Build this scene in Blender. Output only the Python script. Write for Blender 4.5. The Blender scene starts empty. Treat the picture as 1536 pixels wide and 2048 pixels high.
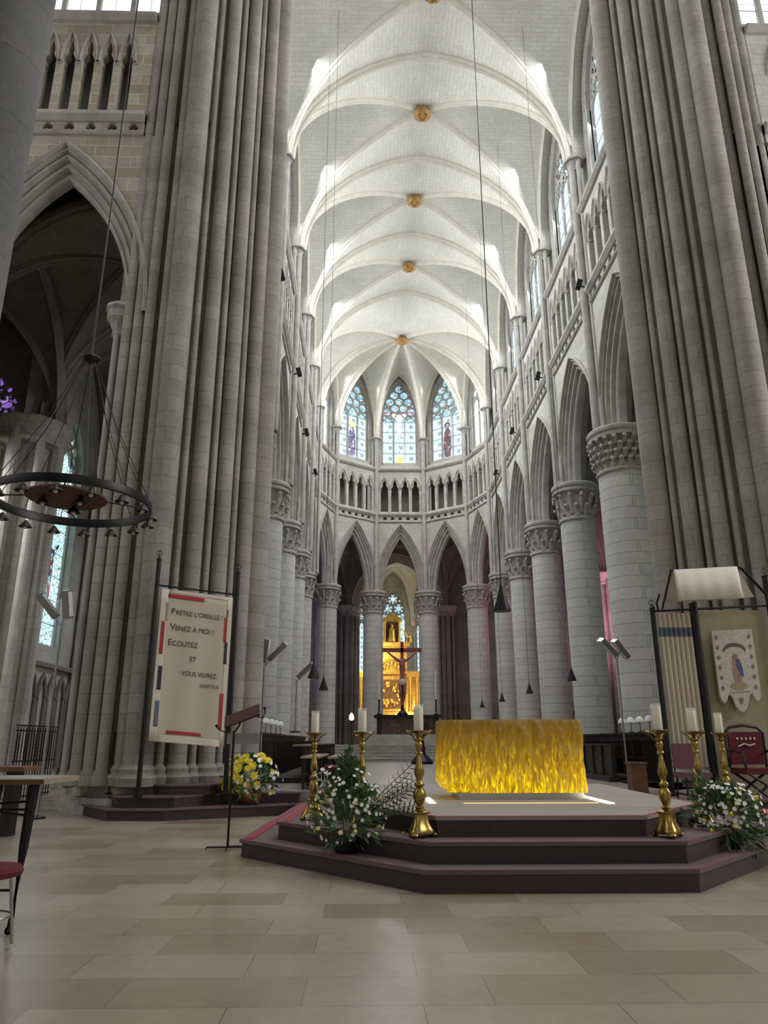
import bpy, bmesh, math, random
from mathutils import Vector, Matrix
R = math.radians
PI = math.pi
rng = random.Random(7)
SC = bpy.context.scene
COL = SC.collection

# ------------------------------------------------------------------ camera
def make_camera():
    yaw, pit, rol, f = 0.022426, 0.30278, -0.00166, 1473.7
    F = Vector((math.sin(yaw)*math.cos(pit), math.cos(yaw)*math.cos(pit), math.sin(pit)))
    Rt = Vector((math.cos(yaw), -math.sin(yaw), 0))
    U = Rt.cross(F)
    c, s = math.cos(rol), math.sin(rol)
    r2 = Rt*c + U*s
    u2 = U*c - Rt*s
    cam = bpy.data.cameras.new('camera')
    cam.sensor_fit = 'HORIZONTAL'
    cam.sensor_width = 36
    cam.lens = f/1536*36
    cam.clip_end = 300
    cam.clip_start = 0.05
    o = bpy.data.objects.new('camera', cam)
    m = Matrix((r2, u2, -F)).transposed().to_4x4()
    m.translation = Vector((0, 0, 1.35))
    o.matrix_world = m
    COL.objects.link(o)
    SC.camera = o
make_camera()

# ------------------------------------------------------------------ light and exposure
SC.view_settings.view_transform = 'Standard'
SC.view_settings.look = 'None'
SC.view_settings.gamma = 1
SC.view_settings.use_curve_mapping = False
SC.view_settings.exposure = 0.0
SC.cycles.max_bounces = 7
SC.cycles.diffuse_bounces = 4
SC.cycles.glossy_bounces = 3
SC.cycles.transmission_bounces = 4
SC.cycles.transparent_max_bounces = 8
SC.cycles.caustics_reflective = False
SC.cycles.caustics_refractive = False
SC.cycles.sample_clamp_indirect = 4
SC.cycles.use_denoising = True
W = bpy.data.worlds.new('world')
SC.world = W
W.use_nodes = True
W.node_tree.nodes['Background'].inputs[0].default_value = (0.88, 0.89, 0.87, 1)
W.node_tree.nodes['Background'].inputs[1].default_value = 0.30

def area(name, loc, target, sx, sy, power, color=(1, 1, 1), spread=180):
    l = bpy.data.lights.new(name, 'AREA')
    l.shape = 'RECTANGLE'
    l.size, l.size_y = sx, sy
    l.energy = power
    l.color = color
    l.spread = R(spread)
    o = bpy.data.objects.new(name, l)
    o.location = loc
    d = Vector(target) - Vector(loc)
    o.rotation_euler = d.to_track_quat('-Z', 'Y').to_euler()
    COL.objects.link(o)
    return o
def spot(name, loc, target, power, color=(1, 1, 1), ang=60, size=.1, blend=.5):
    l = bpy.data.lights.new(name, 'SPOT')
    l.energy = power
    l.color = color
    l.spot_size = R(ang)
    l.spot_blend = blend
    l.shadow_soft_size = size
    o = bpy.data.objects.new(name, l)
    o.location = loc
    d = Vector(target) - Vector(loc)
    o.rotation_euler = d.to_track_quat('-Z', 'Y').to_euler()
    COL.objects.link(o)
    return o
def point(name, loc, power, color=(1, 1, 1), size=.1):
    l = bpy.data.lights.new(name, 'POINT')
    l.energy = power
    l.color = color
    l.shadow_soft_size = size
    o = bpy.data.objects.new(name, l)
    o.location = loc
    COL.objects.link(o)
    return o

# key dimensions of the church (metres); x right, y into the choir
A = 2.289      # axis of the choir
WW = 6.194     # axis to column row
Y0 = 22.96     # first free column
B = 5.498      # bay
YA = Y0 + 4*B  # centre of the apse
ZC = 11.33     # top of the big capitals
ZF = 16.3      # frieze
ZS = 22.7      # springing of the high vault
ZK = 28.0      # crown
SH = WW - .75

DAY = (0.95, 0.98, 1.0)
P_WIN = 680
for i in range(5):
    y = Y0 - B/2 + B*i
    for s in (-1, 1):
        area('window_daylight', (A + s*(WW-.42), y, 24.2), (A - s*5, y, 17.5), 3.9, 5.4, P_WIN, DAY, 140)
for k, a in enumerate((-72, -36, 0, 36, 72)):
    d = Vector((math.sin(R(a)), math.cos(R(a)), 0))
    p = Vector((A, YA, 24)) + d*(WW*.951-.15)
    area('window_daylight', p, p - d*6 - Vector((0, 0, 3)), 2.2, 5.2, 240 if abs(a) == 72 else 190, DAY, 140)
# tall windows of the transept arms and the nave behind the camera, and the lantern over the crossing
area('transept_daylight', (-17, 8, 14), (3, 14, 6), 8, 12, 500, (0.95, 0.96, 0.95))
area('transept_daylight', (24, 8, 15), (-2, 17, 8), 8, 12, 2900, (0.97, 0.97, 0.95))
area('lantern_daylight', (2.3, 9, 40), (2.3, 10, 0), 9, 9, 2300, (1.0, 0.96, 0.88))
area('nave_daylight', (2.3, -22, 15), (2.3, 12, 4), 10, 12, 500, (1.0, 0.90, 0.78))
area('aisle_daylight', (-12.6, 19.5, 7.6), (-10.9, 26, 2), 1.6, 5, 200, (1, .98, .95))  # added light with no window behind it, brightens the left aisle dado
area('aisle_daylight', (-10.6, 26.0, 8), (-3, 22, 3), 1.6, 5, 60, (.95, 1, 1))
spot('stained_glass_glow', (A-5.0, 46.5, 23.5), (A+1.9, 51, 8), 900, (1, .50, .52), 26, .6, 1)
spot('stained_glass_glow', (A+5.0, 46.5, 23.5), (A-1.9, 51, 8), 900, (1, .50, .52), 26, .6, 1)
area('aisle_daylight', (A+12.0, 28.2, 8.5), (A+11.6, 20, 8), 1.2, 5, 30, (1, .35, .58), 120)
area('aisle_daylight', (A+12.0, 41.6, 8.5), (A+11.4, 48, 10), 1.2, 5, 150, (1, .45, .64), 150)
point('ambulatory_glow', (A-8.6, 50.5, 8), 60, (.8, .5, .9), .6)
point('ambulatory_glow', (A+8.6, 50.5, 8), 70, (1, .6, .55), .6)

# ------------------------------------------------------------------ materials
def mat(name):
    m = bpy.data.materials.new(name)
    m.use_nodes = True
    nt = m.node_tree
    return m, nt, nt.nodes['Principled BSDF']
def N(nt, t, **k):
    n = nt.nodes.new(t)
    for a, v in k.items():
        if a.startswith('i_'):
            n.inputs[a[2:]].default_value = v
        else:
            setattr(n, a, v)
    return n
def ramp(nt, src, stops):
    r = nt.nodes.new('ShaderNodeValToRGB')
    while len(r.color_ramp.elements) < len(stops):
        r.color_ramp.elements.new(.5)
    for e, (p, c) in zip(r.color_ramp.elements, stops):
        e.position = p
        e.color = (*c, 1) if len(c) == 3 else c
    nt.links.new(src, r.inputs[0])
    return r
def mix(nt, fac, a, b, mode='MIX'):
    m = nt.nodes.new('ShaderNodeMix')
    m.data_type = 'RGBA'
    m.blend_type = mode
    if isinstance(fac, (int, float)):
        m.inputs[0].default_value = fac
    else:
        nt.links.new(fac, m.inputs[0])
    for i, v in ((6, a), (7, b)):
        if isinstance(v, tuple):
            m.inputs[i].default_value = (*v[:3], 1)
        else:
            nt.links.new(v, m.inputs[i])
    return m.outputs[2]
def plain(name, col, rough=.6, metal=0, noise=0, scale=8, bump=0, spec=.5):
    m, nt, b = mat(name)
    b.inputs['Base Color'].default_value = (*col, 1)
    b.inputs['Roughness'].default_value = rough
    b.inputs['Metallic'].default_value = metal
    b.inputs['Specular IOR Level'].default_value = spec
    if noise:
        tc = N(nt, 'ShaderNodeTexCoord')
        n = N(nt, 'ShaderNodeTexNoise', i_Scale=scale, i_Detail=5.0)
        nt.links.new(tc.outputs['Object'], n.inputs['Vector'])
        r = ramp(nt, n.outputs[0], [(.3, tuple(c*(1-noise) for c in col)), (.7, tuple(min(1, c*(1+noise)) for c in col))])
        nt.links.new(r.outputs[0], b.inputs['Base Color'])
        if bump:
            bp = N(nt, 'ShaderNodeBump', i_Strength=bump, i_Distance=.02)
            nt.links.new(n.outputs[0], bp.inputs['Height'])
            nt.links.new(bp.outputs[0], b.inputs['Normal'])
    return m
def emit(name, col, strength):
    m, nt, b = mat(name)
    b.inputs['Base Color'].default_value = (*col, 1)
    b.inputs['Emission Color'].default_value = (*col, 1)
    b.inputs['Emission Strength'].default_value = strength
    return m
def stone(name, c1, c2, course=.42, width=.9, mode='wall', joint=.55, rough=.85, stain=.25, jw=.012):
    """coursed limestone: joints, block-to-block tone and weather stains"""
    m, nt, b = mat(name)
    L = nt.links
    if mode == 'uv':
        tc = N(nt, 'ShaderNodeUVMap')
        vec = tc.outputs[0]
        pos = N(nt, 'ShaderNodeNewGeometry').outputs['Position']
    else:
        pos = N(nt, 'ShaderNodeNewGeometry').outputs['Position']
        if mode == 'round':
            tc = N(nt, 'ShaderNodeTexCoord')
            sp = N(nt, 'ShaderNodeSeparateXYZ')
            L.new(tc.outputs['Object'], sp.inputs[0])
            at = N(nt, 'ShaderNodeMath', operation='ARCTAN2')
            L.new(sp.outputs[0], at.inputs[0])
            L.new(sp.outputs[1], at.inputs[1])
            ml = N(nt, 'ShaderNodeMath', operation='MULTIPLY')
            ml.inputs[1].default_value = .68
            L.new(at.outputs[0], ml.inputs[0])
            hx = ml.outputs[0]
            hz = sp.outputs[2]
        else:
            sp = N(nt, 'ShaderNodeSeparateXYZ')
            L.new(pos, sp.inputs[0])
            ad = N(nt, 'ShaderNodeMath', operation='ADD')
            L.new(sp.outputs[0], ad.inputs[0])
            L.new(sp.outputs[1], ad.inputs[1])
            hx = ad.outputs[0]
            hz = sp.outputs[2]
        cb = N(nt, 'ShaderNodeCombineXYZ')
        L.new(hx, cb.inputs[0])
        L.new(hz, cb.inputs[1])
        vec = cb.outputs[0]
    br = N(nt, 'ShaderNodeTexBrick')
    br.inputs['Scale'].default_value = 1
    br.inputs['Mortar Size'].default_value = jw
    br.inputs['Mortar Smooth'].default_value = .3
    br.inputs['Brick Width'].default_value = width
    br.inputs['Row Height'].default_value = course
    br.inputs['Color1'].default_value = (*c1, 1)
    br.inputs['Color2'].default_value = (*c2, 1)
    br.inputs['Mortar'].default_value = tuple(c*joint for c in c1) + (1,)
    br.inputs['Bias'].default_value = 0
    L.new(vec, br.inputs['Vector'])
    n1 = N(nt, 'ShaderNodeTexNoise', i_Scale=.55, i_Detail=6.0, i_Roughness=.65)
    L.new(pos, n1.inputs['Vector'])
    r1 = ramp(nt, n1.outputs[0], [(.3, (1-stain,)*3), (.65, (1.06,)*3)])
    col = mix(nt, 1.0, br.outputs[0], r1.outputs[0], 'MULTIPLY')
    n2 = N(nt, 'ShaderNodeTexNoise', i_Scale=14.0, i_Detail=4.0)
    L.new(pos, n2.inputs['Vector'])
    r2 = ramp(nt, n2.outputs[0], [(.3, (.9,)*3), (.7, (1.05,)*3)])
    col = mix(nt, 1.0, col, r2.outputs[0], 'MULTIPLY')
    L.new(col, b.inputs['Base Color'])
    b.inputs['Roughness'].default_value = rough
    b.inputs['Specular IOR Level'].default_value = .25
    bp = N(nt, 'ShaderNodeBump', i_Strength=.35, i_Distance=.02)
    sub = N(nt, 'ShaderNodeMath', operation='SUBTRACT')
    L.new(n2.outputs[0], sub.inputs[0])
    L.new(br.outputs['Fac'], sub.inputs[1])
    L.new(sub.outputs[0], bp.inputs['Height'])
    L.new(bp.outputs[0], b.inputs['Normal'])
    return m

M = {}
M['pier'] = stone('pier_stone', (.385, .36, .325), (.33, .31, .275), course=.38, width=1.4, joint=.72, stain=.3)
M['pier_dark'] = stone('pier_stone_dark', (.20, .20, .20), (.17, .17, .17), course=.6, width=2.5, joint=.85)  # pier stone with the near pier's backlit shade put into its colour
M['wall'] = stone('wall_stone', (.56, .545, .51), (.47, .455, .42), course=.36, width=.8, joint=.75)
M['wallwarm'] = stone('wall_stone_warm', (.56, .52, .44), (.42, .36, .27), course=.34, width=.62, joint=1.25)
M['column'] = stone('column_stone', (.60, .59, .565), (.55, .54, .51), course=.37, width=2.1, mode='round', joint=.55, stain=.15)
M['carved'] = plain('carved_stone', (.40, .38, .35), .85, noise=.25, scale=6, bump=.3)
M['mould'] = plain('moulded_stone', (.41, .39, .36), .85, noise=.18, scale=2.5, bump=.2)
M['rib'] = plain('rib_stone', (.68, .65, .57), .85, noise=.08, scale=3)
M['vault'] = stone('vault_stone', (.82, .80, .72), (.77, .745, .665), course=.17, width=.55, mode='uv', joint=.80, stain=.10, jw=.01)
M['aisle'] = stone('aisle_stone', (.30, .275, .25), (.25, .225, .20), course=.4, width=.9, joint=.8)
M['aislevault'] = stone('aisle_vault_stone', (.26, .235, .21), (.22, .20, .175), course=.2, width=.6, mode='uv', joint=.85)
M['chapel'] = stone('chapel_stone', (.55, .50, .42), (.47, .43, .36), course=.4, width=.9, joint=.8)
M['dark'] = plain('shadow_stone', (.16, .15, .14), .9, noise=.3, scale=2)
M['black'] = plain('black_iron', (.012, .012, .013), .45, .4)
M['iron'] = plain('dark_iron', (.03, .028, .028), .4, .7)
M['lead'] = plain('window_lead', (.05, .055, .07), .6, .2)
M['brass'] = plain('polished_brass', (.36, .25, .075), .30, 1.0, noise=.25, scale=20)
M['copper'] = plain('copper', (.55, .30, .14), .35, 1.0)
M['gilt'] = plain('gilded_carving', (.75, .48, .12), .36, .7, noise=.35, scale=9, bump=.6)
M['giltstone'] = plain('gilded_boss', (.42, .24, .08), .6, .3, noise=.4, scale=8, bump=.6)
M['steel'] = plain('brushed_steel', (.45, .45, .45), .3, 1.0)
M['wood'] = plain('dark_oak', (.018, .013, .011), .5, noise=.3, scale=5)
M['oak'] = plain('oak', (.17, .085, .04), .5, noise=.25, scale=6)
M['lightwood'] = plain('light_oak_top', (.33, .26, .20), .35, noise=.2, scale=6)
M['red'] = plain('red_felt', (.11, .010, .020), .9, noise=.2, scale=30)
M['redline'] = plain('red_edge_carpet', (.30, .03, .045), .85, noise=.15, scale=30)
M['riser'] = plain('step_riser_plum', (.040, .026, .028), .45, noise=.15, scale=14)
M['tread'] = plain('tread_carpet', (.125, .085, .092), .7, noise=.12, scale=12)
M['platform'] = plain('platform_carpet', (.30, .265, .235), .8, noise=.08, scale=10)
M['wax'] = plain('candle_wax', (.82, .76, .58), .4, noise=.04, scale=20)
M['white'] = plain('white_cloth', (.74, .70, .62), .9, noise=.05, scale=20)
M['cream'] = plain('cream_cloth', (.60, .53, .43), .9, noise=.06, scale=60)
M['creamlite'] = plain('cream_border', (.72, .66, .56), .9)
M['beige'] = plain('beige_hanging', (.36, .32, .21), .9, noise=.08, scale=4)
M['bluecloth'] = plain('blue_stripe', (.13, .17, .25), .9)
M['clothred'] = plain('banner_red', (.42, .05, .06), .9)
M['clothdark'] = plain('banner_charcoal', (.05, .04, .06), .9)
M['ink'] = plain('lettering', (.06, .05, .055), .8)
M['leaf'] = plain('leaf_green', (.07, .13, .045), .6, noise=.4, scale=25)
M['leafdark'] = plain('leaf_dark', (.03, .055, .025), .6)
M['petalw'] = plain('white_petal', (.80, .80, .72), .6)
M['petaly'] = plain('yellow_petal', (.85, .72, .07), .6, noise=.12, scale=40)
M['petalc'] = plain('cream_petal', (.80, .72, .35), .6)
M['plum'] = plain('plum_fabric', (.16, .06, .085), .9)
M['skin'] = plain('carved_corpus', (.33, .11, .10), .5)
M['shade'] = plain('white_lampshade', (.75, .75, .75), .7)
M['glow'] = emit('lit_floor_strip', (1.0, .93, .62), 9.0)
M['glowthin'] = emit('lit_floor_line', (1.0, .72, .38), 1.6)
M['flame'] = emit('flame', (1.0, .68, .25), 9.0)

def glass_clear(name, base, strength, lw=.012, pw=.42, ph=.75, vary=.12):
    m, nt, b = mat(name)
    L = nt.links
    uv = N(nt, 'ShaderNodeUVMap')
    br = N(nt, 'ShaderNodeTexBrick', offset=0.0)
    br.inputs['Scale'].default_value = 1
    br.inputs['Mortar Size'].default_value = lw
    br.inputs['Brick Width'].default_value = pw
    br.inputs['Row Height'].default_value = ph
    br.inputs['Color1'].default_value = (*base, 1)
    br.inputs['Color2'].default_value = tuple(c*(1-vary) for c in base) + (1,)
    br.inputs['Mortar'].default_value = (.18, .25, .3, 1)
    L.new(uv.outputs[0], br.inputs['Vector'])
    b.inputs['Base Color'].default_value = (.1, .1, .1, 1)
    b.inputs['Roughness'].default_value = .3
    L.new(br.outputs[0], b.inputs['Emission Color'])
    b.inputs['Emission Strength'].default_value = strength
    return m
def glass_grisaille(name, base, strength, pitch=.86, pw=.78, fig=None):
    """pale panels with a lead rosette in the middle of each"""
    m, nt, b = mat(name)
    L = nt.links
    uv = N(nt, 'ShaderNodeUVMap')
    sp = N(nt, 'ShaderNodeSeparateXYZ')
    L.new(uv.outputs[0], sp.inputs[0])
    def cell(o, p):
        d = N(nt, 'ShaderNodeMath', operation='DIVIDE')
        d.inputs[1].default_value = p
        L.new(o, d.inputs[0])
        f = N(nt, 'ShaderNodeMath', operation='FRACT')
        L.new(d.outputs[0], f.inputs[0])
        s = N(nt, 'ShaderNodeMath', operation='SUBTRACT')
        s.inputs[1].default_value = .5
        L.new(f.outputs[0], s.inputs[0])
        mm = N(nt, 'ShaderNodeMath', operation='MULTIPLY')
        mm.inputs[1].default_value = p
        L.new(s.outputs[0], mm.inputs[0])
        return mm.outputs[0]
    cx, cy = cell(sp.outputs[0], pw), cell(sp.outputs[1], pitch)
    cb = N(nt, 'ShaderNodeCombineXYZ')
    L.new(cx, cb.inputs[0])
    L.new(cy, cb.inputs[1])
    ln = N(nt, 'ShaderNodeVectorMath', operation='LENGTH')
    L.new(cb.outputs[0], ln.inputs[0])
    r = ramp(nt, ln.outputs['Value'], [(0, (.30, .38, .42)), (.05, (.42, .55, .60)), (.09, (.22, .30, .34)), (.13, (.45, .55, .6)), (.15, base)])
    r.color_ramp.interpolation = 'CONSTANT'
    vo = N(nt, 'ShaderNodeTexVoronoi', i_Scale=4.0)
    L.new(uv.outputs[0], vo.inputs['Vector'])
    vr = ramp(nt, vo.outputs['Color'], [(0, (.78, .88, .94)), (1, (1.05, 1.05, 1.05))])
    col = mix(nt, 1.0, r.outputs[0], vr.outputs[0], 'MULTIPLY')
    ab = N(nt, 'ShaderNodeMath', operation='ABSOLUTE')
    L.new(cy, ab.inputs[0])
    gt = N(nt, 'ShaderNodeMath', operation='GREATER_THAN')
    gt.inputs[1].default_value = pitch/2 - .018
    L.new(ab.outputs[0], gt.inputs[0])
    col = mix(nt, gt.outputs[0], col, (.12, .2, .25))
    b.inputs['Base Color'].default_value = (.1, .1, .1, 1)
    L.new(col, b.inputs['Emission Color'])
    b.inputs['Emission Strength'].default_value = strength
    return m
def glass_mosaic(name, stops, strength, scale=6, lead=.06):
    m, nt, b = mat(name)
    L = nt.links
    uv = N(nt, 'ShaderNodeUVMap')
    v = N(nt, 'ShaderNodeTexVoronoi', i_Scale=scale)
    L.new(uv.outputs[0], v.inputs['Vector'])
    sp = N(nt, 'ShaderNodeSeparateColor')
    L.new(v.outputs['Color'], sp.inputs[0])
    r = ramp(nt, sp.outputs[0], stops)
    r.color_ramp.interpolation = 'CONSTANT'
    e = N(nt, 'ShaderNodeTexVoronoi', feature='DISTANCE_TO_EDGE', i_Scale=scale)
    L.new(uv.outputs[0], e.inputs['Vector'])
    lt = N(nt, 'ShaderNodeMath', operation='LESS_THAN')
    lt.inputs[1].default_value = lead
    L.new(e.outputs['Distance'], lt.inputs[0])
    col = mix(nt, lt.outputs[0], r.outputs[0], (.02, .02, .03))
    b.inputs['Base Color'].default_value = (.03, .03, .03, 1)
    L.new(col, b.inputs['Emission Color'])
    b.inputs['Emission Strength'].default_value = strength
    return m
M['glassclear'] = glass_clear('clear_leaded_glass', (.66, .84, .95), 1.25)
M['glassbright'] = glass_clear('bright_leaded_glass', (.85, .94, 1.0), 1.7, pw=.5, ph=1.1)
M['glassgris'] = glass_grisaille('grisaille_glass', (.80, .96, 1.0), 1.05)
M['glassblue'] = glass_mosaic('pale_blue_tracery_glass', [(0, (.45, .80, .95)), (.35, (.62, .9, 1)), (.7, (.35, .66, .85)), (.85, (.75, .95, 1))], 1.0, 3.5, .03)
M['glassfig'] = glass_mosaic('figure_glass_purple', [(0, (.12, .10, .35)), (.25, (.5, .4, .7)), (.5, (.2, .22, .5)), (.7, (.75, .8, .95)), (.85, (.35, .2, .4))], .9, 5, .03)
M['glassfig2'] = glass_mosaic('figure_glass_crimson', [(0, (.10, .03, .06)), (.3, (.3, .05, .08)), (.55, (.12, .08, .12)), (.8, (.5, .35, .3))], .9, 6, .03)
M['glassbluedeep'] = glass_mosaic('deep_blue_glass', [(0, (.03, .03, .25)), (.3, (.06, .05, .5)), (.5, (.25, .25, .85)), (.8, (.5, .45, .9)), (.92, (.02, .02, .1))], 1.2, 5, .05)
M['glasspink'] = glass_mosaic('pink_glass', [(0, (.5, .10, .35)), (.4, (.75, .25, .55)), (.7, (.4, .1, .5))], 1.3, 3, .02)
M['glasspurple'] = glass_mosaic('purple_glass', [(0, (.25, .12, .5)), (.4, (.4, .25, .75)), (.7, (.15, .08, .35))], .9, 2, .03)
M['glassaisle'] = glass_mosaic('aisle_pale_glass', [(0, (.55, .85, .85)), (.25, (.7, .95, .95)), (.72, (.45, .75, .78)), (.88, (.65, .8, .88))], 1.25, 6, .035)
M['glassaislefig'] = glass_mosaic('aisle_figure_glass', [(0, (.35, .05, .06)), (.25, (.06, .08, .3)), (.5, (.4, .6, .65)), (.7, (.12, .05, .12)), (.85, (.7, .55, .4))], .8, 7, .05)
M['glassgold'] = emit('yellow_stained_glass', (.95, .75, .2), .9)
M['glasscross'] = emit('mauve_stained_glass', (.30, .16, .32), .9)
M['glassskin'] = emit('pale_rose_stained_glass', (.80, .66, .70), 1.0)

def clear_glass():
    m, nt, b = mat('candle_glass')
    b.inputs['Base Color'].default_value = (1, 1, 1, 1)
    b.inputs['Roughness'].default_value = .03
    b.inputs['Alpha'].default_value = .16
    return m
M['glass'] = clear_glass()

def floor_mat():
    m, nt, b = mat('floor_slabs')
    L = nt.links
    pos = N(nt, 'ShaderNodeNewGeometry').outputs['Position']
    mp = N(nt, 'ShaderNodeMapping')
    mp.inputs['Location'].default_value = (.35, .12, 0)
    L.new(pos, mp.inputs[0])
    br = N(nt, 'ShaderNodeTexBrick', offset=.37)
    br.offset_frequency = 2
    br.inputs['Scale'].default_value = 1
    br.inputs['Mortar Size'].default_value = .005
    br.inputs['Mortar Smooth'].default_value = .4
    br.inputs['Brick Width'].default_value = 1.05
    br.inputs['Row Height'].default_value = .52
    br.inputs['Color1'].default_value = (.37, .33, .27, 1)
    br.inputs['Color2'].default_value = (.20, .16, .11, 1)
    br.inputs['Bias'].default_value = -.35
    br.inputs['Mortar'].default_value = (.20, .175, .15, 1)
    L.new(mp.outputs[0], br.inputs['Vector'])
    n = N(nt, 'ShaderNodeTexNoise', i_Scale=.5, i_Detail=4.0)
    L.new(pos, n.inputs['Vector'])
    r = ramp(nt, n.outputs[0], [(.3, (.86, .79, .70)), (.7, (1.05, 1.06, 1.05))])
    c = mix(nt, 1.0, br.outputs[0], r.outputs[0], 'MULTIPLY')
    n2 = N(nt, 'ShaderNodeTexNoise', i_Scale=9.0, i_Detail=6.0)
    L.new(pos, n2.inputs['Vector'])
    r2 = ramp(nt, n2.outputs[0], [(.3, (.93,)*3), (.7, (1.05,)*3)])
    c = mix(nt, 1.0, c, r2.outputs[0], 'MULTIPLY')
    L.new(c, b.inputs['Base Color'])
    rr = N(nt, 'ShaderNodeMapRange')
    rr.inputs['To Min'].default_value = .15
    rr.inputs['To Max'].default_value = .42
    L.new(n.outputs[0], rr.inputs[0])
    L.new(rr.outputs[0], b.inputs['Roughness'])
    bp = N(nt, 'ShaderNodeBump', i_Strength=.12, i_Distance=.01)
    L.new(n2.outputs[0], bp.inputs['Height'])
    L.new(bp.outputs[0], b.inputs['Normal'])
    return m
M['floor'] = floor_mat()
def choir_floor_mat():
    m, nt, b = mat('choir_floor')
    L = nt.links
    pos = N(nt, 'ShaderNodeNewGeometry').outputs['Position']
    ch = N(nt, 'ShaderNodeTexChecker', i_Scale=1.6)
    ch.inputs[1].default_value = (.31, .29, .26, 1)
    ch.inputs[2].default_value = (.26, .24, .215, 1)
    L.new(pos, ch.inputs[0])
    L.new(ch.outputs[0], b.inputs['Base Color'])
    b.inputs['Roughness'].default_value = .3
    return m
M['choirfloor'] = choir_floor_mat()
def altar_mat():
    """translucent amber resin, lit from inside near the foot of the block"""
    m, nt, b = mat('amber_resin')
    L = nt.links
    tc = N(nt, 'ShaderNodeTexCoord')
    sp = N(nt, 'ShaderNodeSeparateXYZ')
    L.new(tc.outputs['Object'], sp.inputs[0])
    mp = N(nt, 'ShaderNodeMapping')
    mp.inputs['Scale'].default_value = (15, 15, 3.4)
    L.new(tc.outputs['Object'], mp.inputs[0])
    n = N(nt, 'ShaderNodeTexNoise', i_Scale=1.6, i_Detail=8.0, i_Distortion=1.1, i_Roughness=.6)
    L.new(mp.outputs[0], n.inputs['Vector'])
    n2 = N(nt, 'ShaderNodeTexNoise', i_Scale=5.0, i_Detail=3.0)
    L.new(tc.outputs['Object'], n2.inputs['Vector'])
    b.inputs['Base Color'].default_value = (.40, .22, .005, 1)
    b.inputs['Roughness'].default_value = .3
    b.inputs['Coat Weight'].default_value = .25
    b.inputs['Coat Roughness'].default_value = .12
    b.inputs['Subsurface Weight'].default_value = .5
    b.inputs['Subsurface Radius'].default_value = (.3, .15, .02)
    hz = N(nt, 'ShaderNodeMapRange')
    hz.inputs['From Min'].default_value = .05
    hz.inputs['From Max'].default_value = 1.02
    hz.inputs['To Min'].default_value = 1.0
    hz.inputs['To Max'].default_value = 0.12
    L.new(sp.outputs[2], hz.inputs[0])
    nr = ramp(nt, n.outputs[0], [(.34, (.40,)*3), (.5, (.66,)*3), (.64, (1.15,)*3)])
    m1 = N(nt, 'ShaderNodeMath', operation='MULTIPLY')
    L.new(hz.outputs[0], m1.inputs[0])
    L.new(nr.outputs[0], m1.inputs[1])
    cr = ramp(nt, m1.outputs[0], [(0, (.10, .045, .0)), (.35, (.42, .23, .0)), (.7, (.80, .50, .0)), (1, (1.0, .74, .0))])
    L.new(cr.outputs[0], b.inputs['Emission Color'])
    m2 = N(nt, 'ShaderNodeMath', operation='MULTIPLY')
    m2.inputs[1].default_value = 1.1
    L.new(m1.outputs[0], m2.inputs[0])
    L.new(m2.outputs[0], b.inputs['Emission Strength'])
    bp = N(nt, 'ShaderNodeBump', i_Strength=.9, i_Distance=.05)
    L.new(n.outputs[0], bp.inputs['Height'])
    L.new(bp.outputs[0], b.inputs['Normal'])
    return m
M['resin'] = altar_mat()

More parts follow.
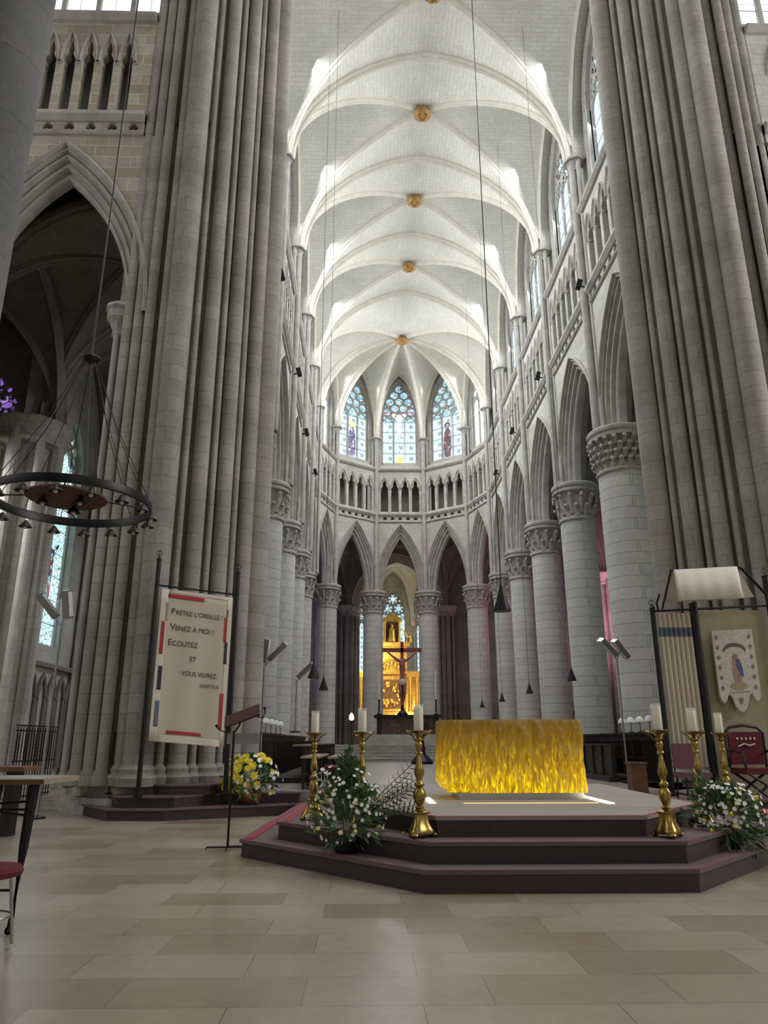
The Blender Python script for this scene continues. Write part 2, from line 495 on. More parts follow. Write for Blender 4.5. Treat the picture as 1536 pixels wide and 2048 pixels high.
# ------------------------------------------------------------------ mesh helpers
class MB:
    def __init__(s):
        s.v, s.f, s.uv, s.mi = [], [], {}, []
    def add(s, verts, faces, uvs=None, mi=0):
        o = len(s.v)
        s.v += [tuple(p) for p in verts]
        for k, f in enumerate(faces):
            if uvs:
                s.uv[len(s.f)] = [uvs[i] for i in f]
            s.f.append([i+o for i in f])
            s.mi.append(mi)
        return s
    def quad(s, a, b, c, d, uv=None, mi=0):
        return s.add([a, b, c, d], [(0, 1, 2, 3)], uv, mi)
    def box(s, x0, y0, z0, x1, y1, z1, mi=0):
        v = [(x0, y0, z0), (x1, y0, z0), (x1, y1, z0), (x0, y1, z0), (x0, y0, z1), (x1, y0, z1), (x1, y1, z1), (x0, y1, z1)]
        return s.add(v, [(0, 3, 2, 1), (4, 5, 6, 7), (0, 1, 5, 4), (1, 2, 6, 5), (2, 3, 7, 6), (3, 0, 4, 7)], None, mi)
    def obox(s, c, hx, hy, hz, rot=None, mi=0):
        v = []
        for z in (-hz, hz):
            for x, y in ((-hx, -hy), (hx, -hy), (hx, hy), (-hx, hy)):
                p = Vector((x, y, z))
                if rot:
                    p = rot @ p
                v.append(p + Vector(c))
        return s.add(v, [(0, 3, 2, 1), (4, 5, 6, 7), (0, 1, 5, 4), (1, 2, 6, 5), (2, 3, 7, 6), (3, 0, 4, 7)], None, mi)
    def prism(s, poly, z0, z1, mi=0, bevel=0):
        n = len(poly)
        v = [(x, y, z0) for x, y in poly] + [(x, y, z1) for x, y in poly]
        f = [tuple(range(n))[::-1], tuple(range(n, 2*n))] + [(i, (i+1) % n, n+(i+1) % n, n+i) for i in range(n)]
        return s.add(v, f, None, mi)
    def lathe(s, prof, c=(0, 0, 0), seg=24, a0=0, a1=2*PI, cap=True, axis=None, wob=None):
        full = abs(a1-a0-2*PI) < 1e-6
        m = seg if full else seg+1
        v = []
        for r, z in prof:
            for i in range(m):
                a = a0 + (a1-a0)*i/seg
                rr = r*(1 + (wob(a, z) if wob else 0))
                v.append(Vector((rr*math.cos(a), rr*math.sin(a), z)))
        if axis:
            v = [axis @ p for p in v]
        v = [p + Vector(c) for p in v]
        f = []
        for j in range(len(prof)-1):
            for i in range(seg):
                k = (i+1) % m
                f.append((j*m+i, j*m+k, (j+1)*m+k, (j+1)*m+i))
        if cap and full:
            f.append(tuple(range(m))[::-1])
            f.append(tuple(range((len(prof)-1)*m, len(prof)*m)))
        return s.add(v, f)
    def cyl(s, x, y, z0, z1, r, seg=12, r2=None):
        return s.lathe([(r, z0), (r if r2 is None else r2, z1)], (x, y, 0), seg)
    def tube(s, pts, r, seg=6, closed=False):
        pts = [Vector(p) for p in pts]
        n = len(pts)
        rad = r if isinstance(r, (list, tuple)) else [r]*n
        v = []
        up = Vector((0, 0, 1))
        for i, p in enumerate(pts):
            if closed:
                t = pts[(i+1) % n] - pts[i-1]
            else:
                t = pts[min(i+1, n-1)] - pts[max(i-1, 0)]
            t.normalize()
            a = t.cross(up)
            if a.length < .05:
                a = t.cross(Vector((1, 0, 0)))
            a.normalize()
            b = a.cross(t)
            for k in range(seg):
                q = 2*PI*k/seg
                v.append(p + a*math.cos(q)*rad[i] + b*math.sin(q)*rad[i])
        f = []
        for i in range(n if closed else n-1):
            for k in range(seg):
                i2 = (i+1) % n
                f.append((i*seg+k, i*seg+(k+1) % seg, i2*seg+(k+1) % seg, i2*seg+k))
        if not closed:
            f.append(tuple(range(seg))[::-1])
            f.append(tuple(range((n-1)*seg, n*seg)))
        return s.add(v, f)
    def ball(s, c, r, seg=10, rings=6, sc=(1, 1, 1)):
        pr = []
        for j in range(rings+1):
            t = -PI/2 + PI*j/rings
            pr.append((max(r*math.cos(t), r*.02), r*math.sin(t)))
        v = []
        m = Matrix.Diagonal(sc)
        return s.lathe(pr, c, seg, axis=m)
    def sweep(s, pts, sec, side, closed=False):
        """sec = (side, normal) offsets; side vector given per point or constant"""
        pts = [Vector(p) for p in pts]
        n, m = len(pts), len(sec)
        v = []
        sd = Vector(side).normalized()
        k = n//2
        sg = 1 if (pts[k]-pts[k-1]).cross(sd).z > 0 else -1
        for i, p in enumerate(pts):
            t = (pts[min(i+1, n-1)] - pts[max(i-1, 0)]).normalized()
            nn = t.cross(sd).normalized()*sg
            for a, b in sec:
                v.append(p + sd*a + nn*b)
        f = []
        for i in range(n-1):
            for k in range(m-1):
                f.append((i*m+k, i*m+k+1, (i+1)*m+k+1, (i+1)*m+k))
        return s.add(v, f)
    def build(s, name, material, parent=None, smooth=35, props=None):
        off = parent_world(parent)
        me = bpy.data.meshes.new(name)
        me.from_pydata([(p[0]-off.x, p[1]-off.y, p[2]-off.z) for p in s.v], [], s.f)
        mats = material if isinstance(material, (list, tuple)) else [material]
        for m in mats:
            me.materials.append(m)
        if len(mats) > 1:
            for p, i in zip(me.polygons, s.mi):
                p.material_index = i
        if s.uv:
            ul = me.uv_layers.new(name='UVMap')
            for fi, uvs in s.uv.items():
                for li, uv in zip(me.polygons[fi].loop_indices, uvs):
                    ul.data[li].uv = uv
        me.update()
        bm = bmesh.new()
        bm.from_mesh(me)
        if not s.uv:
            bmesh.ops.recalc_face_normals(bm, faces=bm.faces)
        bm.to_mesh(me)
        bm.free()
        if smooth:
            for p in me.polygons:
                p.use_smooth = True
            try:
                me.set_sharp_from_angle(angle=R(smooth))
            except Exception:
                pass
        o = bpy.data.objects.new(name, me)
        COL.objects.link(o)
        if parent:
            o.parent = parent
        if props:
            for k, v in props.items():
                o[k] = v
        return o
def parent_world(p):
    off = Vector((0, 0, 0))
    while p is not None:
        off += p.location
        p = p.parent
    return off
def thing(name, label, cat, loc=(0, 0, 0), group=None):
    o = bpy.data.objects.new(name, None)
    o.empty_display_size = .2
    COL.objects.link(o)
    o.location = loc
    return tag(o, label, cat, group)
def tag(o, label, cat, group=None):
    o['label'] = label
    o['category'] = cat
    if group:
        o['group'] = group
    return o
def struct(name, label=None, loc=(0, 0, 0)):
    o = bpy.data.objects.new(name, None)
    COL.objects.link(o)
    o.location = loc
    o['kind'] = 'structure'
    if label:
        o['label'] = label
        o['category'] = name.split('_')[0]
    return o
def S(o, label=None, cat=None):
    o['kind'] = 'structure'
    if label:
        o['label'] = label
        o['category'] = cat or o.name.split('_')[0].split('.')[0]
    return o
def dup(root, loc, rz=0, label=None, group=None):
    r = root.copy()
    COL.objects.link(r)
    r.location = loc
    r.rotation_euler = (0, 0, rz)
    if label:
        r['label'] = label
    if group:
        r['group'] = group
    def rec(src, dst):
        for ch in list(src.children):
            c = ch.copy()
            COL.objects.link(c)
            c.parent = dst
            rec(ch, c)
    rec(root, r)
    return r

def plate(loops, d0, d1, bevel=0):
    """flat plate with holes in (u, z); returns verts (u, d, z) and faces, d0 front, d1 back"""
    cu = bpy.data.curves.new('tmp', 'CURVE')
    cu.dimensions = '2D'
    cu.fill_mode = 'BOTH'
    for lp in loops:
        sp = cu.splines.new('POLY')
        sp.points.add(len(lp)-1)
        for q, (u, z) in zip(sp.points, lp):
            q.co = (u, z, 0, 1)
        sp.use_cyclic_u = True
    h = (d1-d0)/2
    cu.extrude = max(h-bevel, 0)
    cu.bevel_depth = bevel
    cu.bevel_resolution = 0
    ob = bpy.data.objects.new('tmp', cu)
    COL.objects.link(ob)
    dg = bpy.context.evaluated_depsgraph_get()
    me = bpy.data.meshes.new_from_object(ob.evaluated_get(dg))
    v = [(p.co.x, (d0+d1)/2 - p.co.z, p.co.y) for p in me.vertices]
    f = [tuple(p.vertices)[::-1] for p in me.polygons]
    bpy.data.objects.remove(ob)
    bpy.data.curves.remove(cu)
    bpy.data.meshes.remove(me)
    return v, f

class Panel:
    """local frame of a wall: u along, d outward, z up"""
    def __init__(s, p0, p1, flip=False):
        s.p0 = Vector((p0[0], p0[1], 0))
        d = Vector((p1[0]-p0[0], p1[1]-p0[1], 0))
        s.w = d.length
        s.u = d.normalized()
        s.n = Vector((s.u.y, -s.u.x, 0))   # outward = right of the walking direction
        if flip:
            s.n = -s.n
    def P(s, u, d, z):
        q = s.p0 + s.u*u + s.n*d
        return Vector((q.x, q.y, z))
    def vs(s, vl):
        return [s.P(*p) for p in vl]
def arch_pts(cx, hs, z0, rise, n=10, r=0, legs=0):
    """pointed arch, left springing to right springing; r = outward offset"""
    Rd = (hs*hs + rise*rise)/(2*hs)
    Rr = Rd + r
    c = Rd - hs                     # centre offset across the axis
    am = math.acos(min(1, c/Rr)) if Rr > c else 0
    left = []
    for i in range(n+1):
        a = am*i/n
        left.append((cx + c - Rr*math.cos(a), z0 + Rr*math.sin(a)))
    right = [(2*cx - u, z) for u, z in left[-2::-1]]
    pts = left + right
    if legs:
        pts = [(pts[0][0], z0-legs)] + pts + [(pts[-1][0], z0-legs)]
    return pts
def circ(cx, cz, r, n=14, a0=0):
    return [(cx + r*math.cos(a0+2*PI*i/n), cz + r*math.sin(a0+2*PI*i/n)) for i in range(n)]
def foil(cx, cz, r, k=3, n=7, a0=PI/2):
    """lobed opening"""
    pts = []
    q = r*.52
    for j in range(k):
        a = a0 + 2*PI*j/k
        c = (cx + (r-q)*math.cos(a), cz + (r-q)*math.sin(a))
        for i in range(n):
            b = a - PI*.62 + 2*PI*.62*i/(n-1)
            pts.append((c[0] + q*math.cos(b), c[1] + q*math.sin(b)))
    return pts

# ------------------------------------------------------------------ arcades, triforium, clerestory
ARCH_PROF = [(.66, -.55), (.66, -.63), (.60, -.66), (.55, -.61), (.54, -.55), (.48, -.55), (.46, -.42), (.42, -.47), (.37, -.46), (.34, -.40),
             (.33, -.31), (.27, -.31), (.25, -.35), (.20, -.33), (.17, -.27), (.16, -.18), (.11, -.17), (.09, -.20), (.04, -.18), (0, -.11),
             (0, .11), (.16, .18), (.33, .31), (.5, .45), (.66, .55)]
def arcade_arch(P, hs, rise, z0=ZC, cx=None, prof=ARCH_PROF, n=14, leg=.25):
    mb = MB()
    cx = P.w/2 if cx is None else cx
    rows = [[(u, z) for u, z in arch_pts(cx, hs, z0, rise, n, r, leg)] for r, d in prof]
    v, f = [], []
    m = len(rows[0])
    for (r, d), row in zip(prof, rows):
        v += [P.P(u, d, z) for u, z in row]
    for i in range(len(rows)-1):
        for j in range(m-1):
            f.append((i*m+j, i*m+j+1, (i+1)*m+j+1, (i+1)*m+j))
    mb.add(v, f)
    return mb
def spandrel(P, hs, rise, ztop, u0, u1, z0=ZC, cx=None, d=-.55, r=.66, n=14):
    cx = P.w/2 if cx is None else cx
    a = arch_pts(cx, hs, z0, rise, n, r)
    mb = MB()
    for dd in (d, -d):
        for (ua, za), (ub, zb) in zip(a[:-1], a[1:]):
            mb.quad(P.P(ua, dd, za), P.P(ub, dd, zb), P.P(ub, dd, ztop), P.P(ua, dd, ztop))
        if a[0][0] > u0+.01:
            mb.quad(P.P(u0, dd, z0), P.P(a[0][0], dd, z0), P.P(a[0][0], dd, ztop), P.P(u0, dd, ztop))
            mb.quad(P.P(a[-1][0], dd, z0), P.P(u1, dd, z0), P.P(u1, dd, ztop), P.P(a[-1][0], dd, ztop))
    return mb
def hbar(P, u0, u1, sec):
    """moulding run along the wall; sec = (d, z) closed outline"""
    mb = MB()
    n = len(sec)
    v = [P.P(u0, d, z) for d, z in sec] + [P.P(u1, d, z) for d, z in sec]
    f = [(i, (i+1) % n, n+(i+1) % n, n+i) for i in range(n)] + [tuple(range(n)), tuple(range(n, 2*n))[::-1]]
    return mb.add(v, f)
def from_plate(P, loops, d0, d1, bevel=0):
    v, f = plate(loops, d0, d1, bevel)
    return MB().add(P.vs(v), f)
def rect(u0, z0, u1, z1):
    return [(u0, z0), (u1, z0), (u1, z1), (u0, z1)]

def triforium_loops(u0, u1, n, z0, zc, zap):
    """openings with trefoil heads"""
    p = (u1-u0)/n
    hw = p/2 - .085
    out = []
    for i in range(n):
        c = u0 + p*(i+.5)
        k = hw*.62
        h = zap - zc
        L = [(c-hw, z0), (c-hw, zc), (c-hw*.98, zc+h*.22), (c-hw*.62, zc+h*.34), (c-hw*.50, zc+h*.40), (c-hw*.56, zc+h*.62), (c-hw*.34, zc+h*.84), (c, zap)]
        Rr = [(2*c-u, z) for u, z in L[-2::-1]]
        out.append((c, p, hw, L + Rr))
    return out
colonnette_proto = {}
def colonnette(parent, P, u, z0, z1, r=.075, d=-.42):
    key = (round(z1-z0, 2), r)
    if key not in colonnette_proto:
        h = z1-z0
        mb = MB()
        mb.lathe([(r*2, 0), (r*2, .07), (r*1.5, .10), (r*1.6, .13), (r, .17), (r, h-.28), (r*1.3, h-.27), (r*1.05, h-.24), (r*1.2, h-.16), (r*1.9, h-.06), (r*2.1, h-.06), (r*2.1, h)], (0, 0, 0), 10)
        o = mb.build('colonnette', M['mould'])
        colonnette_proto[key] = o
    else:
        o = colonnette_proto[key].copy()
        COL.objects.link(o)
    q = P.P(u, d, z0)
    o.parent = parent
    o.location = q - parent_world(parent)
    return o

def tracery(hs, z0, zs, rise, lights, cx, kind='circles'):
    """loops of stone tracery: outline + holes, plus the list of light centres"""
    outl = [(cx-hs, z0)] + arch_pts(cx, hs, zs, rise, 12) + [(cx+hs, z0)]
    p = 2*hs/lights
    bar = .05
    holes = []
    cs = []
    zl = zs - .55 if lights < 4 else zs-.2
    for i in range(lights):
        c = cx - hs + p*(i+.5)
        cs.append(c)
        hw = p/2 - bar
        top = zl + (.35 if (lights == 3 and i == 1) else 0)
        holes.append([(c-hw, z0+.04)] + arch_pts(c, hw, top, hw*1.15, 5) + [(c+hw, z0+.04)])
    Rd = (hs*hs + rise*rise)/(2*hs)
    def inside(u, z, r):
        # distance to both arcs
        cc = Rd - hs
        for sgn in (1, -1):
            if math.hypot(u - (cx + sgn*cc), max(z-zs, 0)) > Rd - r - .045:
                return False
        return True
    cir = []
    def put(u, z, r):
        if not inside(u, z, r):
            return False
        for a, b, q in cir:
            if math.hypot(a-u, b-z) < q + r + .035:
                return False
        for i, c in enumerate(cs):
            hw = p/2-bar
            top = zl + (.35 if (lights == 3 and i == 1) else 0)
            # stay above the heads
            if abs(u-c) < hw + r and z - r < top + hw*1.5*max(0, 1-abs(u-c)/hw)+.06:
                if z - r < top + .1 + hw*1.2*max(0, 1-abs(u-c)/(hw+.02)):
                    return False
        cir.append((u, z, r))
        return True
    rs = {3: [.30, .21, .15, .10], 4: [.62, .34, .2, .12], 2: [.42, .30, .16, .09], 1: [.2, .1]}[lights]
    sc = hs/1.28 if lights == 3 else hs/2.0 if lights == 4 else hs/1.0
    for r in rs:
        r *= sc
        z = zs + rise
        while z > zl:
            for k in range(0, 24):
                for sgn in (1, -1):
                    u = cx + sgn*k*hs/24
                    put(u, z, r) if not (sgn == -1 and k == 0) else None
            z -= .04
    for u, z, r in cir:
        holes.append(foil(u, z, r, 6, 4) if r > .25*sc and lights != 3 else circ(u, z, r, 12))
    return [outl] + holes, cs, cir

def vault_cap_profile():
    return [(.17, 0), (.20, .02), (.17, .06), (.18, .12), (.22, .24), (.33, .36), (.30, .40), (.42, .42), (.43, .50), (.36, .55)]
def vault_shaft(parent, q, n, u, z0, z1):
    """bundle of three shafts against the wall"""
    mb = MB()
    for k, r in ((0, .15), (-.24, .09), (.24, .09)):
        c = q + u*k + n*(.0 if k == 0 else .16)
        mb.cyl(c.x, c.y, z0, z1, r, 12)
    o = mb.build('vault_shaft', M['mould'], parent)
    mb = MB()
    c = q + n*.1
    mb.lathe(vault_cap_profile(), (c.x, c.y, z1-.5), 8)
    mb.build('shaft_capital', M['carved'], parent)
    mb = MB()
    mb.lathe([(.17, 0), (.26, .03), (.27, .09), (.22, .12), (.24, .16), (.16, .24)], (c.x, c.y, z0), 12)
    mb.build('shaft_base', M['mould'], parent)
    return o

win_no = [0]
def window(P, hs, zs, rise, lights, glass, label, z0=20.95, cx=None, d=.02, figures=None, th=.14, zg=None):
    win_no[0] += 1
    cx = P.w/2 if cx is None else cx
    q = P.P(cx, d, z0)
    w = struct('window_%d' % win_no[0], label, q)
    loops, cs, cir = tracery(hs, z0, zs, rise, lights, cx)
    from_plate(P, loops, d-th/2, d+th/2, .02).build('tracery', M['mould'], w, 0)
    gd = d + .03
    out = loops[0]
    # glass: fan of quads between left and right edge
    zsplit = zs-.5
    pts = arch_pts(cx, hs, zs, rise, 12)
    def strip(zpairs, mname, lab=None):
        mb = MB()
        for (ua, za, ub) , (uc, zc2, ud) in zip(zpairs[:-1], zpairs[1:]):
            mb.add([P.P(ua, gd, za), P.P(ub, gd, za), P.P(ud, gd, zc2), P.P(uc, gd, zc2)], [(0, 1, 2, 3)],
                   [(ua-cx+hs, za-z0), (ub-cx+hs, za-z0), (ud-cx+hs, zc2-z0), (uc-cx+hs, zc2-z0)])
        # flip toward the interior is not needed: emission is two-sided
        o = mb.build('glass', M[mname], w, 0)
        if lab:
            o['label'] = lab
        return o
    half = [(u, z) for u, z in pts if u <= cx+1e-6]
    upper = [(u, z, 2*cx-u) for u, z in half]
    if isinstance(glass, tuple):
        strip([(cx-hs, z0, cx+hs), (cx-hs, zsplit, cx+hs)], glass[0])
        strip([(cx-hs, zsplit, cx+hs)] + upper, glass[1])
    else:
        strip([(cx-hs, z0, cx+hs)] + upper, glass)
    # saddle bars
    mb = MB()
    z = z0 + .8
    while z < zs-.3:
        a, b = P.P(cx-hs, gd-.03, z), P.P(cx+hs, gd-.03, z)
        mb.tube([a, b], .012, 4)
        z += .85
    mb.build('saddle_bars', M['lead'], w, 0)
    if figures:
        for name, matn, polys in figures:
            mb = MB()
            for pl in polys:
                mb.add([P.P(u, gd-.012, z) for u, z in pl], [tuple(range(len(pl)))], [(u-cx+hs, z-z0) for u, z in pl])
            mb.build(name, M[matn], w, 0)
    return w

def clerestory(parent, P, hs, zs, rise, u0, u1, cx=None, z0=20.95, ztop=28.6, d0=-.22, d1=.5, zw=20.3, matn='wall'):
    cx = P.w/2 if cx is None else cx
    hole = [(cx-hs, z0)] + arch_pts(cx, hs, zs, rise, 14) + [(cx+hs, z0)]
    from_plate(P, [rect(u0, zw, u1, ztop), hole], d0, d1).build('clerestory_wall', M[matn], parent, 0)
    # moulded window frame
    mb = MB()
    prof = [(.0, .0), (.0, -.1), (.06, -.16), (.10, -.14), (.13, -.22), (.22, -.30), (.26, -.27), (.30, -.22)]
    rows = [arch_pts(cx, hs, zs, rise, 12, r, zs-z0) for r, d in prof]
    m = len(rows[0])
    v, f = [], []
    for (r, d), row in zip(prof, rows):
        v += [P.P(u, d, z) for u, z in row]
    for i in range(len(rows)-1):
        for j in range(m-1):
            f.append((i*m+j, i*m+j+1, (i+1)*m+j+1, (i+1)*m+j))
    mb.add(v, f).build('window_frame', M['mould'], parent, 40)
    # sill slope and string course
    hbar(P, u0, u1, [(-.58, 20.36), (-.58, 20.42), (.0, 20.96), (.0, 20.36)]).build('sill', M['mould'], parent, 0)
    hbar(P, u0, u1, [(-.55, 20.12), (-.64, 20.14), (-.74, 20.24), (-.76, 20.32), (-.72, 20.37), (-.5, 20.42), (-.2, 20.42), (-.2, 20.12)]).build('string_course', M['mould'], parent, 30)

def wall_bay(parent, P, hs, rise, n_tri, wh, wzs, wrise, arch=True, matn='wall', cx=None, u0=0, u1=None, foils=True):
    u1 = P.w if u1 is None else u1
    cx = P.w/2 if cx is None else cx
    if arch:
        arcade_arch(P, hs, rise, cx=cx).build('arcade_arch', M['mould'], parent, 40)
        spandrel(P, hs, rise, ZF, u0, u1, cx=cx).build('spandrel', M[matn], parent, 0)
    # frieze of pierced trefoils between two mouldings
    L = [rect(u0, ZF, u1, 17.0)]
    back = None
    if foils:
        k = max(3, int((u1-u0)/.52))
        for i in range(k):
            c = u0 + (u1-u0)*(i+.5)/k
            L.append(foil(c, ZF+.27, .155, 3, 6))
    from_plate(P, L, -.58, -.44).build('frieze', M[matn], parent, 0)
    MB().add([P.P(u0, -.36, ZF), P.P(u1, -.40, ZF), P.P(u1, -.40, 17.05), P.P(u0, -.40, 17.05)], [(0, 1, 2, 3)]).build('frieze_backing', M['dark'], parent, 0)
    hbar(P, u0, u1, [(-.55, 16.66), (-.64, 16.68), (-.75, 16.82), (-.74, 16.93), (-.68, 17.0), (.55, 17.02), (.55, 16.66)]).build('string_course', M['mould'], parent, 30)
    hbar(P, u0, u1, [(-.55, 16.26), (-.62, 16.28), (-.65, 16.33), (-.60, 16.38), (-.55, 16.38)]).build('string_course', M['mould'], parent, 30)
    # triforium
    tu0, tu1 = u0 + .42, u1 - .42
    ops = triforium_loops(tu0, tu1, n_tri, 17.06, 18.72, 19.52)
    from_plate(P, [rect(u0, 17.0, u1, 20.2)] + [o[3] for o in ops], -.55, -.30, .025).build('triforium_screen', M[matn], parent, 0)
    for i in range(n_tri+1):
        u = tu0 + (tu1-tu0)*i/n_tri
        colonnette(parent, P, u, 17.02, 18.74)
    mb = MB()
    for c, p, hw, lp in ops:
        rows = [arch_pts(c, hw+.01, 18.74, .86, 6, r) for r in (0, .05, .09)]
        ds = (-.55, -.63, -.55)
        m = len(rows[0])
        v, f = [], []
        for row, d in zip(rows, ds):
            v += [P.P(u, d, z) for u, z in row]
        for a in range(2):
            for j in range(m-1):
                f.append((a*m+j, a*m+j+1, (a+1)*m+j+1, (a+1)*m+j))
        mb.add(v, f)
    mb.build('hood_mould', M['mould'], parent, 40)
    mb = MB()
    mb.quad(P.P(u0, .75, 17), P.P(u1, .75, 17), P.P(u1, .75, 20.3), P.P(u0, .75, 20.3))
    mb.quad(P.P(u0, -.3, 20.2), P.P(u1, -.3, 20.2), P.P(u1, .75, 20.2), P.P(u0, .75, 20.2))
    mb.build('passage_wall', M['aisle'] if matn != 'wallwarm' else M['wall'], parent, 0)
    if wh:
        clerestory(parent, P, wh, wzs, wrise, u0, u1, cx=cx, matn=matn)

# --- vaults
def hprof(v, zs, zk, pt=.12):
    v = max(-1, min(1, v))
    return zs + (zk-zs)*((1-pt)*math.sqrt(max(0, 1-v*v)) + pt*(1-abs(v)))
def severy(mb, K, Pa, Pb, zs, zk, ext=.6, ns=14, nu=14):
    K, Pa, Pb = Vector(K), Vector(Pa), Vector(Pb)
    e = (Pb-Pa)
    out = Vector((e.y, -e.x)).normalized()
    if out.dot((Pa+Pb)/2-K) < 0:
        out = -out
    v, uv = [], []
    ss = [math.sin(PI/2*i/ns) for i in range(ns+1)]
    rows = ns+1 + (1 if ext else 0)
    wl = e.length
    dl = ((Pa+Pb)/2-K).length
    for i in range(rows):
        s = ss[min(i, ns)]
        for j in range(nu+1):
            t = math.sin(PI/2*(2*j/nu-1))
            p = K + ((Pa+Pb)/2-K)*s + e/2*s*t
            if i > ns:
                p = p + out*ext
            z = hprof(s*t, zs, zk)
            v.append((p.x, p.y, z))
            arc = math.asin(max(-1, min(1, s*t)))
            uv.append((arc*(wl/2+zk-zs)/2*1.0, (s*dl + (ext if i > ns else 0))))
    f = []
    for i in range(rows-1):
        for j in range(nu):
            f.append((i*(nu+1)+j, i*(nu+1)+j+1, (i+1)*(nu+1)+j+1, (i+1)*(nu+1)+j))
    # courses run parallel to the crown of each cell
    uv = [(b, a) for a, b in uv]
    mb.add(v, f, uv)
RIB = [(-.15, .06), (-.15, -.10), (-.11, -.15), (-.07, -.17), (-.06, -.24), (0, -.30), (.06, -.24), (.07, -.17), (.11, -.15), (.15, -.10), (.15, .06)]
RIBS = [(a*.62, b*.7) for a, b in RIB]
def rib(parent, Pa, Pb, zs, zk, sec=RIB, half=False, name='rib', n=28, matn='rib', drop=.0):
    Pa, Pb = Vector(Pa), Vector(Pb)
    pts = []
    mid = (Pa+Pb)/2
    for i in range(n+1):
        t = math.sin(PI/2*(2*i/n-1)) if not half else math.sin(PI/2*i/n)
        if half:      # from key Pa (t=0) to springer Pb (t=1)
            p = Pa + (Pb-Pa)*t
        else:
            p = mid + (Pb-Pa)/2*t
        pts.append((p.x, p.y, hprof(t, zs, zk)-drop))
    d = (Pb-Pa).normalized()
    side = Vector((d.y, -d.x, 0))
    mb = MB()
    if half:
        pp = [Vector(q) for q in pts]
        mb2 = MB()
        mb2.sweep(pp, sec, side)
        # orientation of the half rib: choose the normal that points up at the key
        t = (pp[1]-pp[0]).normalized()
        sg = 1 if t.cross(side).z > 0 else -1
        v = []
        for i, p in enumerate(pp):
            tt = (pp[min(i+1, n)] - pp[max(i-1, 0)]).normalized()
            nn = tt.cross(side).normalized()*sg
            for a, b in sec:
                v.append(p + side*a + nn*b)
        m = len(sec)
        f = [(i*m+k, i*m+k+1, (i+1)*m+k+1, (i+1)*m+k) for i in range(n) for k in range(m-1)]
        mb.add(v, f)
    else:
        mb.sweep(pts, sec, side)
    return mb.build(name, M[matn], parent, 35)
def web(parent, cells, zs, zk, ext, matn='vault'):
    for K, Pa, Pb, e in cells:
        mb = MB()
        severy(mb, K, Pa, Pb, zs, zk, e)
        o = mb.build('vault_cell', M[matn], parent, 60)
        md = o.modifiers.new('thickness', 'SOLIDIFY')
        md.thickness = .25
        md.offset = 1 if o.data.polygons[0].normal.z > 0 else -1

ceiling = struct('ceiling', None, (A, 30, ZK))
def bay_corners(ya, yb, x=SH):
    return (A-x, ya), (A+x, ya), (A+x, yb), (A-x, yb)
for i in range(-1, 3):
    ya, yb = Y0+B*i, Y0+B*(i+1)
    c = bay_corners(ya, yb)
    K = (A, (ya+yb)/2)
    web(ceiling, [(K, c[0], c[1], 0), (K, c[1], c[2], .62), (K, c[2], c[3], 0), (K, c[3], c[0], .62)], ZS, ZK, 0)
    rib(ceiling, c[0], c[2], ZS, ZK, RIBS)
    rib(ceiling, c[1], c[3], ZS, ZK, RIBS)
for i in range(0, 4):
    y = Y0+B*i
    rib(ceiling, (A-SH, y), (A+SH, y), ZS, ZK, RIB, name='transverse_arch')
rib(ceiling, (A-SH, Y0-B), (A+SH, Y0-B), ZS, ZK, RIB, name='transverse_arch')
# apse vault
def ring(r, deg):
    return (A + r*math.sin(R(deg)), YA + r*math.cos(R(deg)))
apts = [(A+SH, Y0+3*B)] + [ring(SH, a) for a in (90, 54, 18, -18, -54, -90)] + [(A-SH, Y0+3*B)]
Ka = (A, YA)
web(ceiling, [(Ka, apts[-1], apts[0], 0)] + [(Ka, apts[i], apts[i+1], .62) for i in range(7)], ZS, ZK, 0)
for p in apts:
    rib(ceiling, Ka, p, ZS, ZK, RIBS, half=True)
# wall ribs
for i in range(-1, 4):
    for s in (-1, 1):
        pa, pb = (A+s*(SH+.1), Y0+B*i), (A+s*(SH+.1), Y0+B*(i+1))
        rib(ceiling, pa, pb, ZS, ZK-.02, RIBS, name='wall_rib')
for i in range(1, 6):
    rib(ceiling, apts[i], apts[i+1], ZS, ZK-.02, RIBS, name='wall_rib')
ceiling['label'] = 'pale ribbed stone vault over the whole choir'
ceiling['category'] = 'vault'

# gilded bosses (keystones, parts of the vault)
blab = ['gilded keystone nearest the camera, at the top edge', 'gilded ringed keystone, second from the camera', 'gilded keystone, third from the camera', 'gilded keystone, fourth from the camera', 'gilded keystone where the apse ribs meet']
for i, lab in enumerate(blab):
    y = Y0 + B*(i-.5) if i < 4 else YA
    r = 1.0 if i < 4 else 1.15
    o = MB().lathe([(.1*r, .3), (.34*r, .25), (.38*r, .12), (.34*r, .0), (.25*r, -.04), (.2*r, .02), (.08*r, .0), (.05*r, -.05)], (A, y, ZK-.36), 24, wob=lambda a, z: .07*math.sin(8*a)).build('keystone', M['giltstone'], ceiling, 50)
    o['label'] = lab

# --- choir walls
wall_left = struct('wall_left', 'left wall of the choir above its arcade', (A-WW, 30, ZC))
wall_right = struct('wall_right', 'right wall of the choir above its arcade', (A+WW, 30, ZC))
wall_back = struct('wall_back', 'polygonal end wall of the apse', (A, YA+WW, ZC))
HS, RISE = B/2-.68, 3.75
for i in range(-1, 4):
    ya, yb = Y0+B*i, Y0+B*(i+1)
    Pr = Panel((A+WW, ya), (A+WW, yb))
    Pl = Panel((A-WW, yb), (A-WW, ya))
    side_names = ['first', 'second', 'third', 'fourth', 'last']
    for P, w, sd in ((Pr, wall_right, 'right'), (Pl, wall_left, 'left')):
        wall_bay(w, P, HS, RISE, 6, 1.95, 24.4, 3.05)
        window(P, 1.95, 24.4, 3.05, 4, 'glassclear' if i < 3 else 'glassbright', 'clear leaded clerestory window high on the %s, %s bay from the crossing' % (sd, side_names[i+1]))
